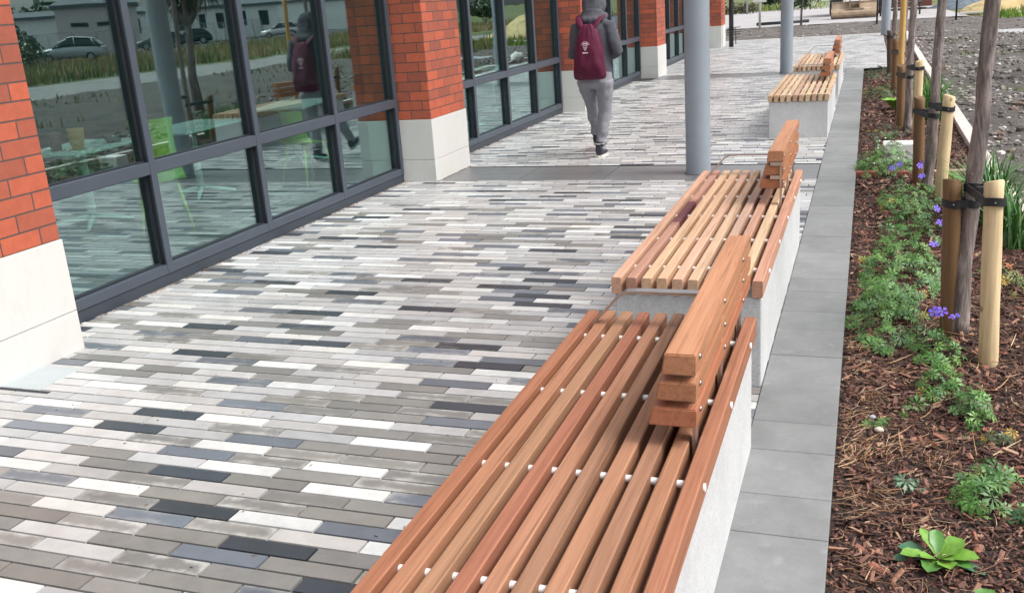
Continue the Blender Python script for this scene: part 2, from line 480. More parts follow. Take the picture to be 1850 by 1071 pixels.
# rough construction ground round the paved walk
def grid_mesh(name, mat, xs, ys, zf, keep):
    mb = MB(); ids = {}
    for a, x in enumerate(xs):
        for b, y in enumerate(ys):
            ids[a, b] = len(mb.v); mb.v.append((x, y, zf(x, y)))
    for a in range(len(xs) - 1):
        for b in range(len(ys) - 1):
            if keep((xs[a] + xs[a + 1]) / 2, (ys[b] + ys[b + 1]) / 2):
                mb.idx((ids[a, b], ids[a + 1, b], ids[a + 1, b + 1], ids[a, b + 1]), smooth=True)
    return tag(mb.build(name, mat), kind="structure")
def rough_z(x, y):
    z = -0.05 + 0.05 * noise2(x, y, 0.5) + 0.035 * noise2(x, y, 1.7, 4) + 0.02 * noise2(x, y, 4.5, 9)
    if x > 1.16: z = min(z, 0.02) if x < 1.5 else z
    pud = math.exp(-(((x - 4.9) / 1.7) ** 2 + ((y - 34.2) / 1.9) ** 2))
    return z - 0.13 * pud
fr = lambda a, b, n: [a + (b - a) * i / n for i in range(n + 1)]
xs = fr(-14, 1.16, 60) + fr(1.16, 6, 44)[1:] + fr(6, 14, 30)[1:]
ys = fr(-6, 2, 16) + fr(2, 34.2, 230)[1:] + fr(34.2, 45.6, 50)[1:]
grid_mesh("rough_ground", M['dirt'], xs, ys, rough_z, lambda x, y: x > 1.16 or y > 34.2)
# puddle
g = MB(); g.face([(4.9 + 1.75 * math.cos(t) * (1 + .12 * math.sin(3 * t)), 34.2 + 1.9 * math.sin(t) * (1 + .1 * math.cos(4 * t)), -0.115) for t in [i * math.pi / 20 for i in range(40)]])
kk = NT("puddle_water"); kk.set(Roughness=0.35); kk.b.inputs['Base Color'].default_value = (0.36, 0.36, 0.37, 1); kk.b.inputs['IOR'].default_value = 1.33  # pale grey base colour stands in for the reflected sky
tag(g.build("puddle", kk.m), kind="structure")
# pale road beyond
g = MB(); g.face([(-80, 45.4, -0.03), (3.9, 45.4, -0.03), (3.4, 60, -0.03), (2.5, 140, -0.03), (-5, 140, -0.03), (-5.4, 76, -0.03), (-12, 69, -0.03), (-80, 69, -0.03)])
tag(g.build("road", M['road']), kind="structure")
# gravel track on the far side of the rough ground (seen in the windows)
g = MB(); g.face([(14, -30, -0.06), (21, -30, -0.06), (20, 30, -0.06), (19, 60, -0.06), (10, 60, -0.06), (13, 40, -0.06), (14, 30, -0.06)])
tag(g.build("gravel_track", M['track']), kind="structure")
g = MB(); g.face([(38, 30, -0.07), (70, 30, -0.07), (110, 140, -0.07), (60, 140, -0.07), (38, 90, -0.07)])
tag(g.build("car_park_surface", M['asphalt']), kind="structure")

# ------------------------------------------------------------------ pavers
PW, PL, PJ = 0.0845, 0.364, 0.0072
WHITE, LIGHT, TAUPE, BLUE, CHAR = (0.58, 0.58, 0.565), (0.415, 0.408, 0.406), (0.20, 0.192, 0.18), (0.125, 0.140, 0.165), (0.036, 0.043, 0.053)
def paver_pick(x, y):
    near = max(0.0, min(1.0, (4.3 - y + 0.75 * (x + 2.4)) / 1.6 + 0.5 * noise2(x, y, 0.7, 2)))
    near = max(near, (0.55 if y < 10 else .25) * max(0, noise2(x, y, 0.33, 7) + 0.05))
    wts = [0.24 - .06 * near, 0.44 * (1 - near) + 0.07 * near, 0.12 + 0.43 * near, 0.125 + .03 * near, 0.036 + .035 * near]
    fz = max(0.0, min(1.0, (y - 5.0) / 4.0)); wts = [wts[0] * (1 + .7 * fz), wts[1] * (1 + .1 * fz), wts[2] * (1 - .8 * fz), wts[3] * (1 - .45 * fz), wts[4] * (1 - .1 * fz)]  # paler mix with distance: grazing sky sheen put into the block colours
    r = rnd.random() * sum(wts)
    for i, q in enumerate(wts):
        r -= q
        if r <= 0: break
    c = (WHITE, LIGHT, TAUPE, BLUE, CHAR)[i]
    j = 1 + (0.10, 0.16, 0.16, 0.22, 0.25)[i] * (rnd.random() - 0.5) * 2
    t = (rnd.random() - 0.5) * (0.05 if i < 3 else .02)
    e = 0.0
    if i == 2: e = rnd.uniform(.3, 1) if rnd.random() < 0.6 else 0.0
    elif i == 3: e = 0.7 * rnd.random() if rnd.random() < 0.6 else 0.0
    elif i == 1: e = 0.4 * rnd.random()
    elif i == 4: e = 0.25 * rnd.random() if rnd.random() < .4 else 0
    return (c[0] * j * (1 + t), c[1] * j, c[2] * j * (1 - t)), e, i
def in_band(y): return 9.22 < y < 10.07 or 20.3 < y < 21.25
pv = MB()
y = -3.0
row = 0; prev = []
while y < 34.2:
    ymid = y + PW / 2
    if not in_band(ymid):
        xr = -0.402 if y < 21.18 else 0.44
        cur = []
        off = (prev[0][0] if prev else -4.63) + rnd.choice((.3, .36, .5, .64, .7)) * PL + rnd.gauss(0, .02)
        x = -4.63 - ((-4.63 - off) % PL)
        while x < xr:
            a, b = max(x + PJ / 2, -4.63), min(x + PL - PJ / 2, xr)
            if b - a > 0.02 and not (ymid > 21.25 and a < -4.7):
                for _try in range(6):
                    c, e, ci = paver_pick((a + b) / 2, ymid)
                    if ci in (1, 2) and rnd.random() < .75: break
                    if not (cur and cur[-1][2] == ci) and not any(p[2] == ci and p[0] < x + PL * .9 and p[1] > x + PL * .1 for p in prev): break
                cur.append((x, x + PL, ci))
                y0, y1 = y + PJ / 2, y + PW - PJ / 2
                z = (rnd.random() - .5) * 0.0016
                u0, u1 = (a - x) / PL, (b - x) / PL
                if ymid < 9:
                    q = 0.0012; zb = z - 0.0105
                    o = [(a, y0, zb), (b, y0, zb), (b, y1, zb), (a, y1, zb)]
                    i_ = [(a + q, y0 + q, z), (b - q, y0 + q, z), (b - q, y1 - q, z), (a + q, y1 - q, z)]
                    s0 = pv.verts(o + i_)
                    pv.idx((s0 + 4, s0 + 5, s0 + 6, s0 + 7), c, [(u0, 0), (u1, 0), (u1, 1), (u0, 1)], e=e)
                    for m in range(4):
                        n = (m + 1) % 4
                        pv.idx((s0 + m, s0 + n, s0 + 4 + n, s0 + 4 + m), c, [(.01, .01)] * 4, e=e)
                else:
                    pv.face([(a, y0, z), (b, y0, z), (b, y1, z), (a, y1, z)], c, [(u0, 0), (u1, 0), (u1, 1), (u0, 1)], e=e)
            x += PL
        prev = cur
    y += PW
    row += 1
# slabs of the two grey bands
for y0, y1 in ((9.224, 10.05), (20.3, 21.2)):
    x = -4.26
    while x < -0.42:
        b = min(x + 0.9, -0.404)
        v_ = 0.145 + 0.025 * rnd.random()
        for (ya, yb) in ((y0, (y0 + y1) / 2), ((y0 + y1) / 2, y1)):
            pv.face([(x + .002, ya + .002, 0), (b - .002, ya + .002, 0), (b - .002, yb - .002, 0), (x + .002, yb - .002, 0)], (v_, v_ * 1.01, v_ * 1.03), [(.5, .5)] * 4)
        x += 0.9
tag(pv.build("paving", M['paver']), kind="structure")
g = MB(); g.face([(-4.8, -3.2, -0.011), (-0.39, -3.2, -0.011), (-0.39, 34.2, -0.011), (-4.8, 34.2, -0.011)])
g.face([(-0.39, 21.18, -0.004), (0.445, 21.18, -0.004), (0.445, 34.2, -0.004), (-0.39, 34.2, -0.004)])
tag(g.build("paving_bed", M['joint']), kind="structure")
# pale edge course at the far end of the paving
g = MB()
x = -9.0
while x < 0.45:
    g.box(x, min(x + 0.898, 0.45), 34.2, 34.42, -0.12, 0.012, (0.55, 0.54, 0.52), 0.006); x += 0.9
tag(g.build("end_kerb", M['kerb']), kind="structure")

# flush grey kerb between paving and planting
g = MB(); y = -3.0
kl = [0.38, 0.27, 0.36, 0.27, 0.45, 0.34, 0.4, 0.3]
ki = 0
while y < 21.15:
    L = kl[ki % 8]; ki += 1
    v_ = 0.195 + 0.035 * (rnd.random() - .5)
    zt = 0.001 + 0.002 * rnd.random()
    g.box(-0.400, -0.064, y + .0015, min(y + L, 21.17) - .0015, -0.14, zt, (v_ * 0.97, v_ * 1.005, v_ * 1.0), 0.003)
    y += L
tag(g.build("kerb", M['kerb']), kind="structure")

# pale slab set in the paving beside the near pier
g = MB(); g.box(-4.265, -3.99, 3.50, 3.80, -0.02, 0.004, (1, 1, 1), 0.003)
o = g.build("slab", M['slab']); g = MB(); g.box(-4.265, -3.90, 3.468, 3.492, -0.02, 0.003)
g.build("slot", M['gasket'], o)
tag(o, "pale square slab set in the pavers at the foot of the nearest brick pier", "drain cover")

# ------------------------------------------------------------------ planting bed
def bed_z(x, y): return -0.045 + 0.018 * noise2(x, y, 2.2, 3) + 0.012 * noise2(x, y, 6.0, 5)
xs = fr(-0.066, 1.04, 24); ys = fr(-2, 21.16, 300)
grid_mesh("planting_bed", M['mulch_base'], xs, ys, bed_z, lambda x, y: True)
xs = fr(0.44, 1.04, 12); ys = fr(21.16, 34.2, 60)
grid_mesh("planting_bed", M['mulch_base'], xs, ys, bed_z, lambda x, y: True)

def sliver(mb, c, L, W, T, rz, tilt, roll, col):
    m = Matrix.Translation(c) @ Matrix.Rotation(rz, 4, 'Z') @ Matrix.Rotation(tilt, 4, 'Y') @ Matrix.Rotation(roll, 4, 'X')
    k1 = 0.6 + 0.5 * rnd.random()
    P = [(-L, -W, 0), (-L * .9, W * k1, 0), (-L * .8, 0, T), (L * .9, -W * k1, 0), (L, W, 0), (L * .75, 0, T)]
    i = mb.verts([m @ Vector(p) for p in P])
    for f in ((0, 1, 2), (3, 5, 4), (0, 2, 5, 3), (1, 4, 5, 2), (0, 3, 4, 1)):
        mb.idx([i + q for q in f], col)
ch = MB()
DK = [(0.036, 0.019, 0.015), (0.066, 0.030, 0.023), (0.105, 0.045, 0.033), (0.15, 0.070, 0.05), (0.22, 0.11, 0.078), (0.34, 0.21, 0.14)]
for (ya, yb, dens, sc) in ((2.2, 4.5, 5200, .85), (4.5, 7.5, 2800, 1.05), (7.5, 13, 1100, 1.45), (13, 21.1, 480, 2.0)):
    for _ in range(int((yb - ya) * 1.09 * dens)):
        x, y = rnd.uniform(-0.058, 1.03), rnd.uniform(ya, yb)
        r = rnd.random()
        c = DK[0 if r < .20 else 1 if r < .44 else 2 if r < .68 else 3 if r < .84 else 4 if r < .945 else 5]
        L = sc * rnd.choice((.006, .009, .013, .019, .028)) * rnd.uniform(.7, 1.3)
        sliver(ch, (x, y, bed_z(x, y) + rnd.uniform(0.0, .014)), L, min(L * .5, sc * rnd.uniform(.003, .0075)), sc * rnd.uniform(.002, .006), rnd.uniform(0, 6.28), rnd.gauss(0, .3), rnd.gauss(0, .5), c)
for _ in range(900):
    x, y = rnd.uniform(-0.05, 1.0), 2.3 + 7 * rnd.random() ** 1.4
    sliver(ch, (x, y, bed_z(x, y) + rnd.uniform(.008, .02)), rnd.uniform(.016, .034), rnd.uniform(.006, .013), rnd.uniform(.003, .008), rnd.uniform(0, 6.28), rnd.gauss(0, .35), rnd.gauss(0, .5), rnd.choice(DK[1:] + [(0.24, 0.095, 0.06), (0.30, 0.15, 0.10)]))
for _ in range(500):
    x, y = rnd.uniform(0.46, 1.03), rnd.uniform(21.2, 34)
    sliver(ch, (x, y, bed_z(x, y) + .01), .05, .015, .015, rnd.uniform(0, 6.28), 0, 0, rnd.choice(DK))
tag(ch.build("bark_mulch", M['chips']), "dark brown bark chips covering the planting bed", "bark mulch", kind="stuff")
# dry needles and straw, thick along the kerb
st = MB()
TAN = [(0.42, 0.25, 0.13), (0.50, 0.33, 0.19), (0.34, 0.17, 0.085), (0.55, 0.42, 0.28)]
def needle(x, y, L, rz, col, wd):
    z = bed_z(x, y) + rnd.uniform(.012, .03)
    bend = rnd.gauss(0, .25); tz = rnd.gauss(0, .12)
    pts = []
    for q in range(4):
        t = q / 3 - .5
        a = rz + bend * t
        pts.append((x + L * t * math.cos(a), y + L * t * math.sin(a), z + tz * L * t + .004))
    st.tube(pts, [wd, wd, wd * .8, wd * .4], 3, col, cap=False)
spots = [(rnd.uniform(-0.05, 0.35), rnd.uniform(2.4, 6.3)) for _ in range(26)] + [(0.05, 3.75), (0.08, 3.85), (0.12, 3.7), (0.0, 3.9), (0.14, 4.5), (0.0, 4.6)]
for cx, cy in spots:
    base_a = rnd.uniform(0, 3.14); n = rnd.randint(6, 22)
    for _ in range(n):
        needle(max(-.03, cx + rnd.gauss(0, .05)), cy + rnd.gauss(0, .05), rnd.uniform(.03, .11), base_a + rnd.gauss(0, .5), rnd.choice(TAN), rnd.uniform(.0007, .0015))
for _ in range(1000):
    needle(rnd.uniform(-.03, 1.0), rnd.uniform(2.3, 7), rnd.uniform(.02, .09), rnd.uniform(0, 3.14), rnd.choice(TAN), rnd.uniform(.0006, .0013))
for _ in range(120):
    needle(rnd.uniform(-.03, .9), rnd.uniform(2.3, 6), rnd.uniform(.08, .2), rnd.uniform(0, 3.14), rnd.choice(TAN + DK[3:5]), rnd.uniform(.0015, .003))
tag(st.build("dry_needles", M['chips']), "tan dry needles and straw scattered over the bark", "straw", kind="stuff")

db = MB()
for _ in range(900):
    y = rnd.uniform(4.1, 21); x = -4.62 + abs(rnd.gauss(0, .02))
    if any(a - .02 < y < b + .02 for a, b in ((9.22, 10.16), (15.16, 16.10))): x = -4.245 + abs(rnd.gauss(0, .012))
    sliver(db, (x, y, .003), rnd.uniform(.004, .014), .003, .003, rnd.uniform(0, 6.28), rnd.gauss(0, .2), 0, rnd.choice([(0.12, 0.07, 0.04), (0.07, 0.05, 0.04), (0.22, 0.13, 0.07)]))
for _ in range(260):
    x, y = rnd.uniform(-4.5, -1.2), rnd.uniform(1.8, 12)
    sliver(db, (x, y, .002), rnd.uniform(.003, .009), .0025, .002, rnd.uniform(0, 6.28), 0, 0, rnd.choice([(0.12, 0.08, 0.05), (0.05, 0.045, 0.04), (0.25, 0.17, 0.1)]))
tag(db.build("leaf_litter", M['chips']), "brown litter along the foot of the windows and specks on the paving", "litter", kind="stuff")

# pale edging kerb on the far side of the bed
g = MB(); y = -2.0
while y < 33:
    o_ = 0.01 * noise2(1, y, 0.3)
    g.box(1.035 + o_, 1.165 + o_, y + .003, y + .912, -0.16, 0.022 + .004 * rnd.random(), (1, 1, 1), 0.008)
    y += 0.915
tag(g.build("edging_kerb", M['edging']), kind="structure")

# loose stones and clods on the rough ground
sm = MB()
SC = [(0.25, 0.232, 0.218), (0.19, 0.174, 0.164), (0.34, 0.32, 0.295), (0.13, 0.115, 0.107), (0.09, 0.08, 0.074), (0.55, 0.53, 0.5)]
def stone(x, y, r, c, mb=sm):
    sub = 1
    bm = bmesh.new(); bmesh.ops.create_icosphere(bm, subdivisions=sub, radius=r)
    sx_, sy_, sz_ = rnd.uniform(.7, 1.3), rnd.uniform(.6, 1.2), rnd.uniform(.4, .8)
    for v_ in bm.verts:
        q = 1 + .35 * (rnd.random() - .5)
        v_.co = Vector((v_.co.x * sx_ * q, v_.co.y * sy_ * q, v_.co.z * sz_ * q))
    mb.add_bm(bm, c, Matrix.Translation((x, y, rough_z(x, y) + r * .15)) @ Matrix.Rotation(rnd.uniform(0, 6.28), 4, 'Z'))
for _ in range(9000):
    y = 3.5 + 31 * rnd.random() ** 0.9
    x = 1.2 + rnd.random() ** 1.2 * min(4.8, max(.6, .16 * y + .4))
    dens = noise2(x, y, .5, 21)
    if rnd.random() > .6 + dens: continue
    r = rnd.choice((.009, .012, .014, .018, .025, .04)) * (0.8 + .02 * y) * rnd.uniform(.7, 1.3)
    stone(x, y, r, rnd.choice(SC[:5]) if rnd.random() < .93 else SC[5])
for _ in range(420):
    y = rnd.uniform(6, 32); x = 1.3 + rnd.random() * min(4.5, .16 * y)
    if noise2(x, y, .45, 17) > -.05: stone(x, y, rnd.uniform(.04, .095), rnd.choice(((0.085, 0.074, 0.066), (0.12, 0.105, 0.095), (0.17, 0.152, 0.14), (0.14, 0.10, 0.08))))
for _ in range(500):
    x, y = rnd.uniform(-9, 5), rnd.uniform(34.6, 45.4)
    stone(x, y, rnd.uniform(.02, .06), rnd.choice(SC[:5]))
tag(sm.build("rubble", M['stoneset']), "grey stones and clods strewn over the bare ground beyond the bed", "rubble", kind="stuff")

# ================================================================== BUILDING
FX = -4.62            # front face of frames and plinth
bld = empty("brick_building", (0, 0, 0))
tag(bld, "red brick building with white stone pier bases and tall dark-framed windows along the walkway", "building")
PIERS = [(-2.95, -2.0), (3.16, 4.10), (9.22, 10.16), (15.16, 16.10), (21.1, 22.04), (27.0, 27.94), (30.92, 31.86)]
PX = -4.255
for (a, b) in PIERS:
    g = MB(); g.box(-5.0, PX, a, b, 0.655, 3.3, (1, 1, 1), 0.004)
    p = g.build("brick_pier", M['brick'], bld); box_uv(p)
    # shift uv so that courses start at the stone base and the corner starts a brick
    for l in p.data.uv_layers[0].data: l.uv = (l.uv[0] + 0.13 - a, l.uv[1] - 0.655 + 0.003)
    g = MB()
    g.box(-5.0, PX + .008, a - .008, b + .008, -0.05, 0.2285, (1, 1, 1), 0.004)
    g.box(-5.0, PX + .008, a - .008, b + .008, 0.2325, 0.652, (1, 1, 1), 0.004)
    g.box(-4.98, PX, a, b, 0.20, 0.26)
    g.build("stone_base", M['stone'], p)
BAYS = [(PIERS[i][1], PIERS[i + 1][0]) for i in range(len(PIERS) - 1)]
GX = -4.685
for bi, (a, b) in enumerate(BAYS):
    n = 4 if b - a > 4 else 2
    fm = MB(); gk = MB(); gp_ = MB()
    fw = 0.062
    a2, b2 = a + .002, b - .002
    ZT = 2.75
    # plinth, sill, transom, head
    pl_ = MB(); pl_.box(FX - .10, FX - .010, a2, b2, -0.02, 0.078, (1, 1, 1), 0.003)
    ysp = [a2 + fw / 2 + 0.0] + [a + (b - a) * q / n for q in range(1, n)] + [b2 - fw / 2]
    for q, yy in enumerate(ysp):
        fm.box(FX - .016, FX, yy - fw / 2, yy + fw / 2, 0.081, ZT, (1, 1, 1), 0.003); gk.box(FX - .115, FX - .0165, yy - fw / 2 + .002, yy + fw / 2 - .002, 0.083, ZT)
    for q in range(n):
        y0, y1 = ysp[q] + fw / 2 + .0005, ysp[q + 1] - fw / 2 - .0005
        for z0, z1 in ((0.081, 0.148), (0.792, 0.876), (ZT - .07, ZT)):
            fm.box(FX - .113, FX - .002, y0, y1, z0, z1, (1, 1, 1), 0.003)
        for z0, z1 in ((0.148, 0.792), (0.876, ZT - .07)):
            gp_.box(GX - .004, GX + .004, y0 + .004, y1 - .004, z0 + .004, z1 - .004)
            w_ = 0.011
            for (ya, yb, za, zb) in ((y0 + .0005, y0 + w_, z0, z1), (y1 - w_, y1 - .0005, z0, z1), (y0 + w_, y1 - w_, z0 + .0005, z0 + w_), (y0 + w_, y1 - w_, z1 - w_, z1 - .0005)):
                gk.box(GX + .0045, GX + .022, ya, yb, za, zb)
    wn = fm.build("window", M['frame'], bld)
    gk.build("gasket", M['gasket'], wn); pl_.build("plinth", M['plinth'], wn)
    gp_.build("pane", M['glass'], wn)
g = MB(); g.box(-5.0, -4.60, -2.95, 31.86, 2.752, 3.30)
g.build("fascia", M['frame'], bld)
g = MB(); g.box(-5.0, -4.255, -2.95, 31.86, 3.302, 4.3)  # kept low so more daylight falls through the added roof opening
up = g.build("upper_wall", M['brick'], bld); box_uv(up)
g = MB(); g.box(-5.1, -4.2, -3.0, 31.9, 4.302, 4.42, (1, 1, 1), .01); g.build("coping", M['stone'], bld)
g = MB(); g.box(-14.5, -5.002, 31.3, 31.6, -0.05, 4.3); e_ = g.build("end_wall", M['brick'], bld); box_uv(e_)
g = MB(); g.box(-14.5, -5.002, -2.95, -2.7, -0.05, 4.3); e_ = g.build("end_wall", M['brick'], bld); box_uv(e_)
g = MB(); g.box(-14.5, -14.3, -2.69, 31.29, 0.0, 3.2); g.build("back_wall", M['int_wall'], bld)
g = MB(); g.box(-14.5, -4.8, -2.69, 31.29, -0.2, -0.012); g.build("floor", M['int_floor'], bld)
g = MB(); g.box(-14.29, -7.6, -2.69, 31.29, 2.95, 3.2); g.build("ceiling", M['int_wall'], bld)
g = MB(); g.box(-14.6, -7.6, -3.0, 31.6, 3.9, 4.05); g.build("roof", M['roof_grey'], bld)  # ceiling and roof stop short: unseen open strip added to daylight the furniture
for q in range(12):  # beams across the added roof opening
    g = MB(); g.box(-7.6, -5.002, -2.0 + q * 3.0, -1.9 + q * 3.0, 3.0, 3.16); g.build("added_rooflight_beam", M['frame'], bld)
# ------------------------------------------------------------------ furniture behind the glass
def cafe_table(x, y, label, W=0.7, L=1.5, rz=0):
    t = empty("cafe_table", (x, y, 0), rz)
    tag(t, label, "table", "pale tables behind the glass")
    g = MB(); g.box(-W / 2, W / 2, -L / 2, L / 2, 0.715, 0.74, (1, 1, 1), .006); g.build("tabletop", M['table_white'], t)
    g = MB(); g.tube([(0, 0, .04), (0, 0, .715)], 0.04, 16); g.build("pedestal", M['table_white'], t)
    for q in range(4):
        a = q * math.pi / 2 + .5
        g = MB(); g.tube([(.03 * math.cos(a), .03 * math.sin(a), .075), (.2 * math.cos(a), .2 * math.sin(a), .045), (.36 * math.cos(a), .36 * math.sin(a), .012)], [.028, .024, .014], 8)
        g.build("foot", M['table_white'], t)
    return t
cafe_table(-6.95, 7.15, "pale pedestal table behind the window nearest the camera, loaded with cups", 0.75, 1.1, .1)
cafe_table(-6.75, 8.55, "pale pedestal table behind the glass beside the high-backed lime chair", 0.7, 1.2, .05)
cafe_table(-6.75, 10.55, "pale pedestal table behind the glass just before the second brick pier", 0.7, 1.2, .2)
cafe_table(-5.75, 13.55, "pale pedestal table behind the first light of the farther window", 0.6, 1.0)
cafe_table(-6.0, 15.6, "pale pedestal table behind the farther window near the third pier", 0.6, 1.0)
def cup(x, y, z, c, label, r=.045, h=.11):
    g = MB(); rs = []
    for zz, rr in ((0, r * .7), (h * .5, r * .88), (h, r), (h - .004, r * .9), (.01, r * .62)):
        rs.append([(rr * math.cos(t * math.pi / 8), rr * math.sin(t * math.pi / 8), zz) for t in range(16)])
    g.rings(rs)
    o = g.build("cup", simple("cup_" + label.split()[0], c, .5), loc=(x, y, z)); tag(o, label, "cup")
cup(-6.80, 6.98, .742, (.55, .28, .06), "orange cup on the table behind the nearest window", .075, .19)
cup(-6.98, 6.90, .742, (.10, .045, .055), "maroon cup beside the orange one behind the nearest window", .065, .17)
cup(-6.78, 7.42, .742, (.05, .10, .09), "dark green bowl on the table behind the nearest window", .09, .07)
def shell_chair(x, y, rz, label, high=False):
    t = empty("shell_chair", (x, y, 0), rz); tag(t, label, "chair", "lime green chairs behind the glass")
    # back: curved sheet with thickness; seat: dished slab
    H = 0.55 if high else 0.36
    for nm, fn, na, nb in (("backrest", lambda u, v: (-.23 * (1 - .25 * math.sin(v * 2.4)) + .46 * u * (1 - .25 * math.sin(v * 2.4)), .20 + .05 * v - .10 * (2 * u - 1) ** 2, .46 + H * v), 8, 6),
                           ("seat", lambda u, v: (-.22 + .44 * u, -.22 + .42 * v, .445 + .03 * (2 * u - 1) ** 2 + .03 * v * v), 8, 6)):
        g = MB(); A = []
        for off in (0, 1):
            A.append([[Vector(fn(i / na, j / nb)) + (Vector((0, .014 * off, 0)) if nm == "backrest" else Vector((0, 0, -.014 * off))) for j in range(nb + 1)] for i in range(na + 1)])
        for off in (0, 1):
            base = g.verts([p for r_ in A[off] for p in r_])
            for i in range(na):
                for j in range(nb):
                    q = [base + i * (nb + 1) + j, base + (i + 1) * (nb + 1) + j, base + (i + 1) * (nb + 1) + j + 1, base + i * (nb + 1) + j + 1]
                    g.idx(q if off == 0 else q[::-1], smooth=True)
        bd = [(i, 0) for i in range(na)] + [(na, j) for j in range(nb)] + [(i, nb) for i in range(na, 0, -1)] + [(0, j) for j in range(nb, 0, -1)]
        for k_ in range(len(bd)):
            p, q = bd[k_], bd[(k_ + 1) % len(bd)]
            g.face([A[0][p[0]][p[1]], A[1][p[0]][p[1]], A[1][q[0]][q[1]], A[0][q[0]][q[1]]])
        g.build(nm, M['lime'], t)
    for sx_ in (-1, 1):
        for sy_ in (-1, 1):
            g = MB(); g.tube([(sx_ * .14, sy_ * .13, .44), (sx_ * .22, sy_ * .22, 0)], [.017, .011], 8); g.build("leg", M['lime'], t)
    return t
shell_chair(-5.95, 6.98, R(-138), "lime green high-backed chair behind the second light of the near window", True)
shell_chair(-5.72, 9.1, R(160), "lime green chair behind the third light of the near window")

# ================================================================== COLUMNS AND POLES
def column(x, y, r, label, h=7.5):
    g = MB(); g.tube([(x, y, -0.02), (x, y, h)], r, 40, cap=False)
    o = g.build("column", M['column']); tag(o, label, "column", "round grey columns along the walkway")
    g = MB(); g.tube([(x, y, h), (x, y, h + .02)], r + .04, 40); g.build("cap", M['column'], o)
    g = MB(); g.tube([(x, y, 0.001), (x, y, 0.010)], r + .012, 40); g.build("base_seal", M['asphalt_band'], o)
column(-1.555, 9.62, 0.122, "thick pale grey column behind the second bench from the camera")
column(-1.56, 20.9, 0.125, "pale grey column beside the two farthest benches")
column(0.50, 33.4, 0.135, "palest and farthest column at the end of the paving beyond the tree stakes")
g = MB(); g.tube([(-3.97, 31.1, -.02), (-3.97, 31.1, 4.2)], 0.07, 20)
o = g.build("black_pole", M['black_metal']); tag(o, "black pole standing at the far corner of the brick building", "pole")
g = MB(); g.box(-4.05, -3.86, 31.03, 31.17, 0.50, 0.54); g.build("bracket", M['black_metal'], o)

